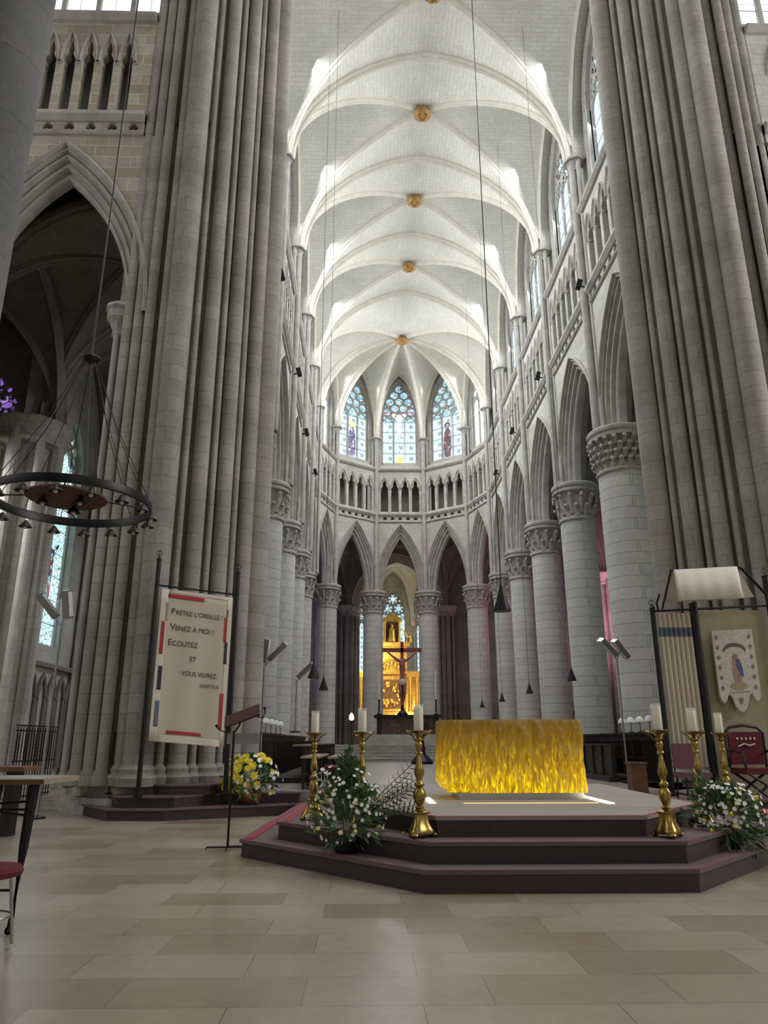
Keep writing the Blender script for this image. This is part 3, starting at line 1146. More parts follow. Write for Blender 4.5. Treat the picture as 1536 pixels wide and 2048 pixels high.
for i in range(0, 5):
    y = Y0+B*i
    for s, w in ((1, wall_right), (-1, wall_left)):
        q = Vector((A+s*(WW-.70), y, 0))
        vault_shaft(w, q, Vector((s, 0, 0)), Vector((0, 1, 0)), ZC, ZS)
# caps on the crossing piers
for s, w in ((1, wall_right), (-1, wall_left)):
    q = Vector((A+s*(WW-.70), Y0-B+.35, 0))
    vault_shaft(w, q, Vector((s, 0, 0)), Vector((0, 1, 0)), 2.0, ZS)
angs = [90, 54, 18, -18, -54, -90]
def cross_fig(cx, z0):
    return [('glass_cross', 'glasscross', [[(cx-1.15, z0+4.05), (cx+1.15, z0+4.05), (cx+1.15, z0+4.22), (cx-1.15, z0+4.22)]]),
            ('glass_figure', 'glassskin', [[(cx-.12, z0+2.4), (cx+.12, z0+2.4), (cx+.2, z0+3.6), (cx+.9, z0+4.0), (cx+.85, z0+4.15), (cx-.85, z0+4.15), (cx-.9, z0+4.0), (cx-.2, z0+3.6)]]),
            ('glass_column', 'glassaisle', [[(cx-.05, z0+.8), (cx+.05, z0+.8), (cx+.06, z0+2.3), (cx-.06, z0+2.3)], [(cx-.25, z0+2.25), (cx+.25, z0+2.25), (cx+.12, z0+2.05), (cx-.12, z0+2.05)]]),
            ('glass_base', 'glassgold', [[(cx-.3, z0+.1), (cx+.3, z0+.1), (cx+.22, z0+.35), (cx+.05, z0+.75), (cx-.05, z0+.75), (cx-.22, z0+.35)]])]
def saint_fig(cx, z0, m):
    body = [(cx-.22, z0+.15), (cx+.3, z0+.15), (cx+.33, z0+1.2), (cx+.26, z0+2.1), (cx+.1, z0+2.45), (cx-.12, z0+2.45), (cx-.26, z0+2.0), (cx-.3, z0+1.0)]
    return [('glass_robe', m, [body]),
            ('glass_halo', 'glassgold' if m == 'glassfig' else 'glassfig2', [circ(cx, z0+2.68, .24, 12)]),
            ('glass_face', 'glassskin', [circ(cx, z0+2.64, .13, 10)])]
for i in range(5):
    P = Panel(ring(WW, angs[i]), ring(WW, angs[i+1]))
    wall_bay(wall_back, P, P.w/2-.68, 3.85, 4, 1.28, 24.75, 2.75)
    glass, lab, fig = [('glassbright', 'bright clear three-light window at the right end of the apse', None),
                  (('glassgris', 'glassblue'), 'stained glass apse window with a dark-robed saint, right of centre', saint_fig(P.w/2, 20.95, 'glassfig2')),
                  (('glassgris', 'glassblue'), 'central stained glass apse window with a crucifixion', cross_fig(P.w/2, 20.95)),
                  (('glassgris', 'glassblue'), 'stained glass apse window with a purple-robed saint, left of centre', saint_fig(P.w/2, 20.95, 'glassfig')),
                  ('glassbright', 'bright clear three-light window at the left end of the apse', None)][i]
    window(P, 1.28, 24.75, 2.75, 3, glass, lab, figures=fig)
for a in (54, 18, -18, -54):
    q = ring(WW-.66, a)
    n = Vector((math.sin(R(a)), math.cos(R(a)), 0))
    vault_shaft(wall_back, Vector((*q, 0)), n, Vector((n.y, -n.x, 0)), ZC, ZS)

# --- big round columns
def leaf_mesh(mb, ang, z0, h, r0, r1, w):
    """a curling capital leaf"""
    ca, sa = math.cos(ang), math.sin(ang)
    rows = []
    for i in range(7):
        t = i/6
        rr = r0 + (r1-r0)*t**2.0 + .02
        z = z0 + h*(t if t < .85 else .85 - (t-.85)*.8)
        ww = w*(1-.25*t)*(1 if t < .85 else .55)
        rows.append((rr, z, ww))
    v = []
    for rr, z, ww in rows:
        for k, off in ((-1, -.015), (0, .05), (1, -.015)):
            r_ = rr + off
            v.append((r_*ca - k*ww*sa, r_*sa + k*ww*ca, z))
    f = []
    for i in range(6):
        for k in range(2):
            f.append((i*3+k, i*3+k+1, (i+1)*3+k+1, (i+1)*3+k))
    mb.add(v, f)
    rr, z, ww = rows[5]
    mb.ball(((rr+.03)*ca, (rr+.03)*sa, z-.02), .085, 6, 4)
def make_column(name, label, r=.68, crockets=True):
    t = thing(name, label, 'column', (0, 0, 0), 'round columns of the choir and apse')
    MB().lathe([(r+.42, 0), (r+.42, .45), (r+.30, .52), (r+.33, .62), (r+.22, .74), (r+.10, .78), (r+.12, .88), (r, .98)], (0, 0, 0), 16).build('base', M['mould'], t)
    MB().lathe([(r, .9), (r, 9.82)], (0, 0, 0), 40, cap=False).build('shaft', M['column'], t)
    MB().lathe([(r, 9.78), (r+.06, 9.80), (r+.07, 9.86), (r+.02, 9.92), (r-.01, 10.0), (r+.02, 10.5), (r+.1, 10.9), (r+.16, 10.98)], (0, 0, 0), 32).build('capital_bell', M['carved'], t)
    mb = MB()
    n = 12
    for k in range(n):
        if crockets:
            leaf_mesh(mb, 2*PI*(k+.5)/n, 9.92, .55, r-.02, r+.18, .15)
            leaf_mesh(mb, 2*PI*k/n, 10.05, .92, r, r+.25, .13)
    if not crockets:
        for k in range(20):
            for j in range(4):
                a = 2*PI*(k+.5*(j % 2))/20
                rr = r + .06 + .04*j
                leaf_mesh(mb, a, 9.95+.24*j, .30, r-.02+.03*j, rr+.05, .085)
    mb.build('capital_leaves', M['carved'], t, 50)
    MB().lathe([(r+.10, 10.94), (r+.24, 10.98), (r+.25, 11.06), (r+.20, 11.10), (r+.21, 11.14), (r+.27, 11.18), (r+.28, 11.28), (r+.25, ZC)], (0, 0, 0), 8 if False else 28).build('abacus', M['mould'], t)
    return t
rowl = ['nearest', 'second', 'third', 'fourth', 'fifth']
c0 = make_column('column', 'broad round stone column with a crowded leafy capital, nearest in the right-hand row', .78, False)
c0.location = (A+WW, Y0, 0)
c1 = None
for s, sn in ((1, 'right'), (-1, 'left')):
    for i in range(5):
        if s == 1 and i == 0:
            continue
        lab = 'round stone column with leafy capital, %s from the crossing in the %s-hand row' % (rowl[i], sn)
        if c1 is None:
            c1 = make_column('column', lab)
            c1.location = (A+s*WW, Y0+B*i, 0)
        else:
            dup(c1, (A+s*(WW if s > 0 else WW+.2), Y0+B*i, 0), .2*i, lab)
for a, lab in ((54, 'round apse column standing right of the axial pair'), (18, 'round apse column right of the golden altarpiece'), (-18, 'round apse column left of the golden altarpiece'), (-54, 'round apse column standing left of the axial pair')):
    dup(c1, (*ring(WW, a), 0), .3, lab)

# --- floors
mb = MB()
mb.quad((-40, -30, 0), (45, -30, 0), (45, 80, 0), (-40, 80, 0))
S(mb.build('floor', M['floor'], None, 0), 'pale stone slab floor of the crossing', 'floor')
mb = MB()
mb.prism([(-1.75, 16.0), (A*2+1.75, 16.0), (A+WW+.2, 18.2), (A+WW+.2, 39.6), (A-WW-.2, 39.6), (A-WW-.2, 18.2)], .005, .4)
S(mb.build('floor', M['choirfloor'], None, 0), 'raised paved floor of the choir', 'floor')
steps = struct('trim_1', 'broad flight of steps before the high altar', (A, 40, .4))
for k in range(5):
    MB().box(A-5.2, 39.3+.36*k, .0, A+5.2, 39.3+.36*(k+1)+(8 if k == 4 else .05), .4+.16*(k+1)).build('step', M['mould'], steps, 0)
    MB().box(A-5.2, 39.27+.36*k, .365+.16*(k+1), A+5.2, 39.31+.36*k, .403+.16*(k+1)).build('nosing', M['carved'], steps, 0)

# --- crossing piers
def crossing_pier(cx, cy, label, flip=1, matn='pier', hz=34, r=1.86, extra=()):
    t = thing('crossing_pier', label, 'pier', (cx, cy, 0), None)
    d = r
    core = []
    rc = r-.36
    for k in range(16):
        a = 2*PI*k/16
        # rounded diamond
        q = rc/(abs(math.cos(a))+abs(math.sin(a)))**.62
        core.append((cx+q*math.cos(a), cy+q*math.sin(a)))
    MB().prism(core, 0, hz).build('core', M[matn], t, 0)
    pl = []
    for k in range(28):
        a = 2*PI*k/28
        q = (r+.0)/(abs(math.cos(a))+abs(math.sin(a)))**.62
        pl.append((a, q))
    sizes = {0: .29, 7: .29, 14: .29, 21: .29}
    for k, (a, q) in enumerate(pl):
        rr = sizes.get(k, .075 if (k % 7) % 2 else .185)
        x, y = cx+(q-.06)*math.cos(a), cy+(q-.06)*math.sin(a)
        mb = MB()
        mb.lathe([(rr+.10, .55), (rr+.10, .62), (rr+.12, .70), (rr+.05, .78), (rr+.06, .86), (rr, .94), (rr, hz)], (x, y, 0), 12)
        mb.build('shaft', M[matn], t)
    base = [(cx+(q*1.10+.15)*math.cos(a), cy+(q*1.10+.15)*math.sin(a)) for a, q in pl[::2]]
    base2 = [(cx+(q*1.05+.05)*math.cos(a), cy+(q*1.05+.05)*math.sin(a)) for a, q in pl[::2]]
    for sx in extra:
        MB().lathe([(.2, .55), (.2, .7), (.12, .85), (.12, hz)], (sx, 15.40 + abs(abs(sx-cx)-.7)*.12, 0), 12).build('shaft', M[matn], t)
    MB().prism(base, 0, .32).build('plinth', M['carved'], t, 0)
    MB().prism(base2, .32, .58).build('plinth', M['carved'], t, 0)
    return t
crossing_pier(-4.46, 17.05, 'huge clustered pier of the crossing on the left, behind the lettered banner', extra=(-5.72, -5.46, -5.20))
crossing_pier(8.93, 17.1, 'huge clustered pier of the crossing on the right, behind the white draped canopy', extra=(10.30, 10.04, 9.78))
p3 = crossing_pier(-4.70, 4.75, 'shaded near pier at the left edge of the view', matn='pier_dark', r=1.75)

# --- transept east walls
wt = struct('wall_transept', 'wall of the left transept arm with arch, triforium and window', (-7.7, 15.9, ZC))
P = Panel((-5.25, 15.95), (-10.25, 15.95))
wall_bay(wt, P, 1.80, 3.9, 7, 1.95, 24.4, 3.05, matn='wallwarm', cx=P.w/2, u0=.60)
window(P, 1.95, 24.4, 3.05, 4, 'glassbright', 'bright window at the top left corner, above the triforium of the left transept')
MB().box(-40, 15.4, 0, -10.25, 16.5, 29).build('outer_wall', M['wall'], wt, 0)
mb = MB()
for k, r_ in ((-.0, .14), (.22, .08), (-.22, .08)):
    mb.cyl(-5.98, 15.8+k, 0.5, 11.0, r_, 12)
mb.build('respond_shaft', M['mould'], wt)
MB().lathe([(.14, 0), (.17, .03), (.15, .1), (.18, .25), (.27, .42), (.31, .45), (.33, .58), (.29, .64), (.37, .72), (.35, .8)], (-5.97, 15.65, 10.55), 8).build('respond_capital', M['carved'], wt)
wt2 = struct('wall_transept_right', 'wall of the right transept arm with triforium and window', (12.3, 15.9, ZC))
P = Panel((14.83, 15.95), (9.83, 15.95))
wall_bay(wt2, P, 1.80, 3.9, 7, 1.95, 24.4, 3.05, cx=P.w/2, u1=P.w-.60)
window(P, 1.95, 24.4, 3.05, 4, 'glassbright', 'bright window at the top right corner, above the right transept')
MB().box(14.83, 15.4, 0, 40, 16.5, 29).build('outer_wall', M['wall'], wt2, 0)

# --- aisles: outer walls, vaults
XO = 12.7
def lancet_wall(parent, P, hs, z0, zs, rise, ztop, matn='aisle', cx=None, d0=0, d1=.6, lab=None, glass='glassaisle', lights=2, figures=None):
    cx = P.w/2 if cx is None else cx
    hole = [(cx-hs, z0)] + arch_pts(cx, hs, zs, rise, 10) + [(cx+hs, z0)]
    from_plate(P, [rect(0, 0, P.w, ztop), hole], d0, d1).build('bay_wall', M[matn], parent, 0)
    if lab:
        window(P, hs, zs, rise, lights, glass, lab, z0=z0, cx=cx, d=(d0+d1)/2, figures=figures)
def respond(parent, x, y, z1=ZC, matn='aisle', n=5, r=.55, cap=True):
    mb = MB()
    mb.cyl(x, y, 0, z1, r*.72, 14)
    for k in range(8):
        a = 2*PI*k/8
        mb.cyl(x+r*math.cos(a), y+r*math.sin(a), 0, z1, .13 if k % 2 else .18, 10)
    mb.build('respond', M[matn], parent)
    if cap:
        MB().lathe([(r+.1, -.7), (r+.15, -.6), (r+.1, -.5), (r+.3, -.1), (r+.35, 0), (r+.3, .08)], (x, y, z1), 12).build('respond_capital', M['carved'], parent)
XL = 13.3
aw_l = struct('wall_aisle_left', 'outer wall of the left choir aisle', (A-XO, 30, 0))
aw_r = struct('wall_aisle_right', 'outer wall of the right choir aisle', (A+XO, 30, 0))
for i in range(-1, 4):
    ya, yb = Y0+B*i, Y0+B*(i+1)
    Pl = Panel((A-XL, yb), (A-XL, ya))
    Pr = Panel((A+XO, ya), (A+XO, yb))
    if i == 0:
        figs = [('glass_figure', 'glassaislefig', [rect(Pl.w/2-.42, 6.2, Pl.w/2+.42, 8.0)])]
        lancet_wall(aw_l, Pl, 1.0, 4.55, 11.2, 1.7, 16.5, 'wall', cx=Pl.w-2.95, lab='tall narrow stained glass lancet behind the hanging ring chandelier', lights=1, figures=figs)
    elif i > 0:
        lancet_wall(aw_l, Pl, .9, 4.3, 9.5, 1.9, 16.5, 'aisle', lab='stained glass window of the left choir aisle, bay %d' % (i+2) if i < 0 else 'deep blue aisle window seen between the left-hand columns, bay %d' % (i+2), glass='glassaisle' if i < 0 else 'glassbluedeep')
    lancet_wall(aw_r, Pr, 1.2, 4.3, 9.5, 2.2, 16.5, 'aisle')
    mb = MB()
    for k in range(7):
        c = Pl.w*(k+.5)/7
        a = arch_pts(c, .3, 2.7, .85, 6)
        mb.tube([Pl.P(u, -.06, z) for u, z in [(a[0][0], .5)] + a + [(a[-1][0], .5)]], .065, 6)
    if i >= 0:
        mb.build('blind_arcade', M['aisle'], aw_l)
        hbar(Pl, 0, Pl.w, [(0, 3.78), (-.16, 3.8), (-.18, 3.92), (0, 4.0)]).build('string_course', M['aisle'], aw_l, 0)
    if i == 3:
        window(Pr, 1.2, 9.5, 2.2, 3, 'glassbluedeep', 'dark violet window of the right choir aisle near the apse', z0=4.3, d=.3)
    else:
        window(Pr, 1.2, 9.5, 2.2, 3, 'glasspink' if i > 0 else 'glassaisle', 'pink glowing window of the right choir aisle, bay %d from the crossing' % (i+2), z0=4.3, d=.3)
    respond(aw_l, A-XL-.25, ya, matn='wall', r=1.0 if i == 0 else .6) if i >= 0 else None
    respond(aw_r, A+XO-.1, ya, matn='aisle')
cA = struct('ceiling_aisles', 'dark ribbed vaults over the aisles and ambulatory', (A, 35, 15))
ZA, ZAK = ZC, 15.9
for i in range(-1, 4):
    ya, yb = Y0+B*i, Y0+B*(i+1)
    for s in (-1, 1):
        xs = sorted((A+s*(WW+.55), A+s*((XO if s > 0 else XL)-.1)))
        c = [(xs[0], ya), (xs[1], ya), (xs[1], yb), (xs[0], yb)]
        K = ((xs[0]+xs[1])/2, (ya+yb)/2)
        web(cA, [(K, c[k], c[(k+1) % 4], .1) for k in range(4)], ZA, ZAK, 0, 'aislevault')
        rib(cA, c[0], c[2], ZA, ZAK, RIBS, matn='aisle')
        rib(cA, c[1], c[3], ZA, ZAK, RIBS, matn='aisle')
        rib(cA, c[0], c[1], ZA, ZAK, RIB, matn='aisle', name='transverse_arch')
# left transept aisle bays seen through the big arch
for xa, xb in ((-16.9, -10.4), (-23, -16.9)):
    c = [(xa, 16.5), (xb, 16.5), (xb, Y0), (xa, Y0)]
    K = ((xa+xb)/2, (16.5+Y0)/2)
    web(cA, [(K, c[k], c[(k+1) % 4], .1) for k in range(4)], ZA, ZAK, 0, 'aislevault')
    rib(cA, c[0], c[2], ZA, ZAK, RIBS, matn='aisle')
    rib(cA, c[1], c[3], ZA, ZAK, RIBS, matn='aisle')
    rib(cA, c[1], c[2], ZA, ZAK, RIB, matn='aisle', name='transverse_arch')
# unseen slabs added over the side vaults to stop a light leak
MB().box(-40, 15.6, 16.9, A-WW-.3, YA, 17.0).build('roof_slab', M['dark'], cA, 0)
MB().box(A+WW+.3, 15.6, 16.9, 40, YA, 17.0).build('roof_slab', M['dark'], cA, 0)
MB().box(A-XO-1, YA+.5, 16.9, A+XO+1, 70, 17.0).build('roof_slab', M['dark'], cC0, 0) if False else None
# chapel wall behind the left transept aisle
MB().box(-23.5, 16, 0, -23, 24.5, 17).build('bay_wall', M['aisle'], aw_l, 0)  # unseen end wall added to keep sky light from leaking in
P = Panel((-15.9, 23.6), (-23, 23.6))
lancet_wall(aw_l, P, .9, 4, 8, 1.5, 16.5, 'aisle')
P = Panel((-10.9, 23.6), (-15.9, 23.6))
lancet_wall(aw_l, P, 1.3, 10.2, 11.9, 2.2, 16.5, 'aisle', lab='purple window at the left edge of the view', glass='glasspurple')
# iron tie beams over the crossing that carry the long cables
for i, y in enumerate((11.0, 12.0, 16.9)):
    S(MB().box(-6.5, y-.08, 32.9, 11, y+.08, 33.1).build('trim_%d' % (i+2), M['iron'], None, 0), 'iron tie beam high over the crossing, ' + ('nearest the camera', 'middle one', 'farthest, by the choir arch')[i], 'beam')
# ambulatory
amb = struct('wall_ambulatory', 'dark outer wall of the ambulatory', (A, YA+XO, 0))
for i in range(5):
    a0, a1 = angs[i], angs[i+1]
    pi0, pi1 = ring(WW+.55, a0), ring(WW+.55, a1)
    po0, po1 = ring(XO-.1, a0), ring(XO-.1, a1)
    K = ((pi0[0]+pi1[0]+po0[0]+po1[0])/4, (pi0[1]+pi1[1]+po0[1]+po1[1])/4)
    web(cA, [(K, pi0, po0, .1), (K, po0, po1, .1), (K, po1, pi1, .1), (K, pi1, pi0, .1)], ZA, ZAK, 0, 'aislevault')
    for p in (pi0, po0, po1, pi1):
        rib(cA, K, p, ZA, ZAK, RIBS, half=True, matn='aisle')
    rib(cA, pi0, po0, ZA, ZAK, RIB, matn='aisle', name='transverse_arch')
    P = Panel(ring(XO, a0), ring(XO, a1))
    if i == 2:
        arcade_arch(P, 2.9, 3.6).build('chapel_arch', M['chapel'], amb, 40)
        spandrel(P, 2.9, 3.6, 17, 0, P.w).build('spandrel', M['aisle'], amb, 0)
        for u in (.35, P.w-.35):
            q = P.P(u, 0, 0)
            respond(amb, q.x, q.y, matn='aisle', r=.5)
    else:
        lab = {0: 'small dark window of the ambulatory, far right', 1: 'dark ambulatory window right of the apse columns', 3: 'dark ambulatory window left of the apse columns', 4: 'blue ambulatory window beside the left-hand columns'}[i]
        lancet_wall(amb, P, .9, 4.4, 10.0, 1.9, 17, 'aisle', lab=lab, glass='glassbluedeep', lights=2, cx=P.w*(.5 if i in (0, 4) else .12 if i == 1 else .24))
        # blind arcade on the dado
        mb = MB()
        for k in range(6):
            c = P.w*(k+.5)/6
            for r0 in (0,):
                a = arch_pts(c, .5, 2.6, .8, 6)
                mb.tube([P.P(u, -.05, z) for u, z in [(a[0][0], .5)] + a + [(a[-1][0], .5)]], .07, 6)
        mb.build('blind_arcade', M['aisle'], amb)
    q = ring(XO-.2, a0)
    respond(amb, q[0], q[1], matn='aisle')
# Lady chapel
lc = struct('wall_lady_chapel', 'warm lit chapel walls behind the golden altarpiece', (A, 66, 0))
yc = YA+XO*.951+.3
for s in (-1, 1):
    for k in range(1):
        P = Panel((A+3.95, yc), (A+3.95, 63.6)) if s == 1 else Panel((A-3.95, 63.6), (A-3.95, yc))
        lancet_wall(lc, P, 1.1, 4.6, 11.2, 2.0, 17, 'chapel', lab='pale side window of the end chapel, on the %s' % ('right' if s == 1 else 'left'), glass='glassaisle')
Pm = Panel((A+1.75, 66.2), (A-1.75, 66.2))
lancet_wall(lc, Pm, 1.12, 4.6, 12.3, 2.2, 17, 'chapel', lab='pale blue end window with a rosette behind the golden altarpiece', glass=('glassgris', 'glassblue'))
P = Panel((A+3.95, 63.6), (A+1.75, 66.2))
lancet_wall(lc, P, .62, 4.6, 11.6, 1.6, 17, 'chapel', cx=2.62, lab='narrow pale window right of the golden altarpiece', glass='glassgris')
P = Panel((A-1.75, 66.2), (A-3.95, 63.6))
lancet_wall(lc, P, .85, 4.6, 11.6, 1.9, 17, 'chapel', lab='narrow pale window left of the golden altarpiece', glass='glassgris')
cC = struct('ceiling_chapel', 'warm ribbed vault of the end chapel', (A, 60, 15))
c = [(A-3.8, yc), (A+3.8, yc), (A+3.8, 62.5), (A-3.8, 62.5)]
K = (A, (yc+62.5)/2)
web(cC, [(K, c[k], c[(k+1) % 4], .2) for k in range(4)], ZC, 16.2, 0, 'chapelvault' if 'chapelvault' in M else 'vault')
rib(cC, c[0], c[2], ZC, 16.2, RIBS)
rib(cC, c[1], c[3], ZC, 16.2, RIBS)
rib(cC, c[2], c[3], ZC, 16.2, RIBS)
e = [(A+3.8, 62.5), (A+3.8, 63.6), (A+1.7, 66), (A-1.7, 66), (A-3.8, 63.6), (A-3.8, 62.5)]
K = (A, 62.9)
web(cC, [(K, e[k], e[k+1], .2) for k in range(5)] + [(K, e[5], e[0], .1)], ZC, 16.2, 0, 'vault')
for p in e:
    rib(cC, K, p, ZC, 16.2, RIBS, half=True)

# ------------------------------------------------------------------ altar platform
def inset_strip(p, q, w, z, h=.008, off=0):
    """thin strip along the inner side of the edge p-q (polygon runs counter-clockwise)"""
    p, q = Vector(p), Vector(q)
    d = (q-p).normalized()
    n = Vector((-d.y, d.x))
    a, b = p + n*off, q + n*off
    c, e = b + n*w, a + n*w
    return [(v.x, v.y) for v in (a, b, c, e)], z, z+h
T1 = [(.55, 7.6), (3.13, 7.58), (5.95, 10.6), (5.95, 16.0), (-1.3, 16.0), (-1.55, 10.0)]
T2 = [(.63, 7.95), (3.18, 7.93), (5.5, 10.5), (5.88, 11.5), (5.88, 16.0), (-.9, 16.0), (-1.1, 10.0)]
T3 = [(.74, 8.36), (2.95, 8.36), (4.15, 9.9), (4.35, 14.6), (-.3, 14.6), (-.42, 10.4)]
t = thing('altar_platform', 'three-tiered polygonal platform with plum risers and red edging under the amber altar', 'platform', (2.1, 11, 0))
for k, (T, z0) in enumerate(((T1, 0), (T2, .2), (T3, .4))):
    MB().prism(T, z0, z0+.165).build('riser', M['riser'], t, 0)
    c = Vector((2.1, 11))
    T_ = [tuple(Vector(p) + (Vector(p)-c).normalized()*.03) for p in T]
    o = MB().prism(T_, z0+.165, z0+.2)
    o.build('tread', M['tread'] if k < 2 else M['platform'], t, 0)
for T, z in ((T1, .2), (T2, .4)):
    for a, b in ((5, 0),):
        pass
    for a, b, w in ((len(T)-2, len(T)-1, .11), (2, 3, .1)):
        poly, za, zb = inset_strip(T[a], T[b], w, z+.0005, .006, .03)
        MB().prism(poly, za, zb).build('red_edge', M['redline'], t, 0)
for T, z in ((T1, .2), (T2, .4), (T3, .6)):
    for a, b in ((0, 1), (len(T)-1, 0), (1, 2)):
        poly, za, zb = inset_strip(T[a], T[b], .045, z+.0005, .004, -.02)
        MB().prism(poly, za, zb).build('nosing', M['plum'] if z < .6 else M['redline'], t, 0)

# altar block
def altar():
    t = thing('altar', 'glowing amber resin altar block with rough carved faces', 'altar', (2.02, 11.2, .6))
    x0, x1, y0, y1, z0, z1, c = -.99, .99, -.5, .55, .085, 1.05, .17
    out = [(x0+c, y0), (x1-.03, y0), (x1, y0+.03), (x1, y1-c), (x1-c, y1), (x0+c, y1), (x0, y1-c), (x0, y0+c)]
    per = []
    for i in range(len(out)):
        p, q = Vector(out[i]), Vector(out[(i+1) % len(out)])
        n = max(1, int((q-p).length/.022))
        d = (q-p).normalized()
        nn = Vector((d.y, -d.x))
        for k in range(n):
            per.append((p + (q-p)*k/n, nn))
    from mathutils import noise
    lv = 44
    v, f = [], []
    cen = Vector((0, .02))
    for j in range(lv+1):
        z = z0 + (z1-z0)*j/lv
        for p, nn in per:
            sc = 1.0
            if j < 6:
                sc = 1 - .13*(1-j/6)**1.1 if p.x < -.6 else 1.0
            if j > lv-2:
                sc = 1 - .006*(j-lv+2)
            taper = 1 + .018*(1-j/lv)
            q = cen + Vector(((p.x-cen.x)*sc*taper, (p.y-cen.y)*sc))
            dd = noise.noise(Vector((q.x*15+q.y*15, q.y*4, z*3.0)))*.018 + noise.noise(Vector((q.x*9, q.y*9, z*7+5)))*.014
            q = q + nn*dd
            v.append((q.x+2.02, q.y+11.2, z+.6))
    m = len(per)
    for j in range(lv):
        for i in range(m):
            f.append((j*m+i, j*m+(i+1) % m, (j+1)*m+(i+1) % m, (j+1)*m+i))
    f.append(tuple(range(m))[::-1])
    f.append(tuple(range(lv*m, (lv+1)*m)))
    MB().add(v, f).build('resin_block', M['resin'], t, 50)
    MB().box(1.26, 10.73, .6, 2.98, 11.65, .69).build('plinth', M['steel'], t, 0)
altar()
tag(MB().box(3.06, 9.95, .601, 3.14, 11.4, .612).build('floor_light', M['glow'], None, 0), 'bright recessed light strip in the platform, at the right foot of the altar', 'light')
tag(MB().box(.80, 10.1, .601, .88, 11.0, .612).build('floor_light', M['glow'], None, 0), 'short bright light strip in the platform, left of the altar', 'light')
tag(MB().box(1.24, 10.08, .601, 2.98, 10.095, .606).build('floor_light', M['glowthin'], None, 0), 'thin glowing line in the platform before the altar', 'light')

# ------------------------------------------------------------------ candlesticks and candles
def candlestick():
    t = thing('candlestick', 'x', 'candlestick', (0, 0, 0), 'tall brass candlesticks around the altar')
    # three-sided foot
    def tri(r, z, rot=PI/2, k=.22):
        pts = []
        for i in range(24):
            a = 2*PI*i/24
            rr = r*(1 + k*math.cos(3*(a-rot)))
            pts.append((rr*math.cos(a), rr*math.sin(a), z))
        return pts
    lv = [(.130, .035), (.135, .06), (.115, .09), (.088, .14), (.074, .20), (.072, .225), (.094, .235), (.094, .25), (.055, .26), (.04, .28)]
    v = []
    for r, z in lv:
        v += tri(r, z)
    f = [(j*24+i, j*24+(i+1) % 24, (j+1)*24+(i+1) % 24, (j+1)*24+i) for j in range(len(lv)-1) for i in range(24)]
    f += [tuple(range(24))[::-1], tuple(range((len(lv)-1)*24, len(lv)*24))]
    MB().add(v, f).build('foot', M['brass'], t, 50)
    for k in range(3):
        a = PI/2 + 2*PI*k/3
        MB().ball((.145*math.cos(a), .145*math.sin(a), .03), .034, 10, 6, (1.2, 1.2, .85)).build('paw', M['brass'], t)
    prof = [(.03, .27), (.05, .29), (.03, .31), (.045, .34), (.066, .39), (.062, .44), (.04, .48), (.03, .49), (.05, .51), (.05, .53), (.028, .55), (.03, .58), (.048, .62), (.052, .65), (.04, .70), (.026, .78), (.022, .82),
            (.04, .83), (.04, .845), (.024, .86), (.03, .89), (.043, .92), (.03, .95), (.022, .96), (.038, .975), (.038, .985), (.024, 1.0), (.035, 1.02), (.05, 1.035)]
    MB().lathe(prof, (0, 0, 0), 18, wob=lambda a, z: .09*math.sin(6*a) if .36 < z < .7 else .0).build('stem', M['brass'], t, 50)
    MB().lathe([(.03, 1.03), (.06, 1.035), (.10, 1.05), (.118, 1.068), (.112, 1.07), (.09, 1.06), (.03, 1.055)], (0, 0, 0), 20, wob=lambda a, z: .06*math.sin(8*a)).build('drip_pan', M['brass'], t, 50)
    for k in range(3):
        a = PI/2 + 2*PI*k/3 + .4
        c, s_ = math.cos(a), math.sin(a)
        MB().tube([(.03*c, .03*s_, .96), (.06*c, .06*s_, .98), (.07*c, .07*s_, 1.01), (.10*c, .10*s_, 1.03), (.14*c, .14*s_, 1.05), (.155*c, .155*s_, 1.075)], [.008, .01, .008, .009, .008, .012], 6).build('scroll', M['brass'], t)
    return t
def candle():
    t = thing('candle', 'x', 'candle', (0, 0, 0), 'pillar candles on the brass candlesticks')
    MB().lathe([(.048, 0), (.05, .01), (.05, .245), (.046, .255), (.02, .25), (.004, .248)], (0, 0, 0), 24).build('wax', M['wax'], t)
    MB().lathe([(.055, .0), (.056, .29), (.0535, .29), (.0525, .0)], (0, 0, 0), 24, cap=False).build('glass_sleeve', M['glass'], t)
    MB().tube([(0, 0, .245), (.002, 0, .262)], .0025, 5).build('wick', M['ink'], t)
    return t
spots = [(-.69, 10.2, .4, 'farthest left of the three left ones', 'left'), (-.06, 9.38, .4, 'behind the white flowers, left of the altar', 'mid'), (.56, 8.36, .4, 'nearest the camera, on the left front corner of the platform', 'near'),
         (3.15, 8.26, .4, 'on the right front corner of the platform', 'r1'), (3.98, 9.3, .4, 'middle of the three right of the altar', 'r2'), (5.07, 10.95, .4, 'farthest right, in front of the red armchair', 'r3')]
cs, cd = candlestick(), candle()
for i, (x, y, z, lab, _) in enumerate(spots):
    l1 = 'tall ornate brass candlestick, ' + lab
    l2 = 'ivory candle in glass, on the candlestick ' + lab
    if i == 0:
        cs.location = (x, y, z)
        cs['label'] = l1
        cd.location = (x, y, z+1.06)
        cd['label'] = l2
    else:
        dup(cs, (x, y, z), .3*i, l1)
        dup(cd, (x, y, z+1.06), 0, l2)
for o in list(COL.objects):
    if o.get('category') == 'candle':
        w = o['label'].split()
        if len(w) > 16:
            o['label'] = {0: ''}.get(1, '') or ' '.join(w[:16])

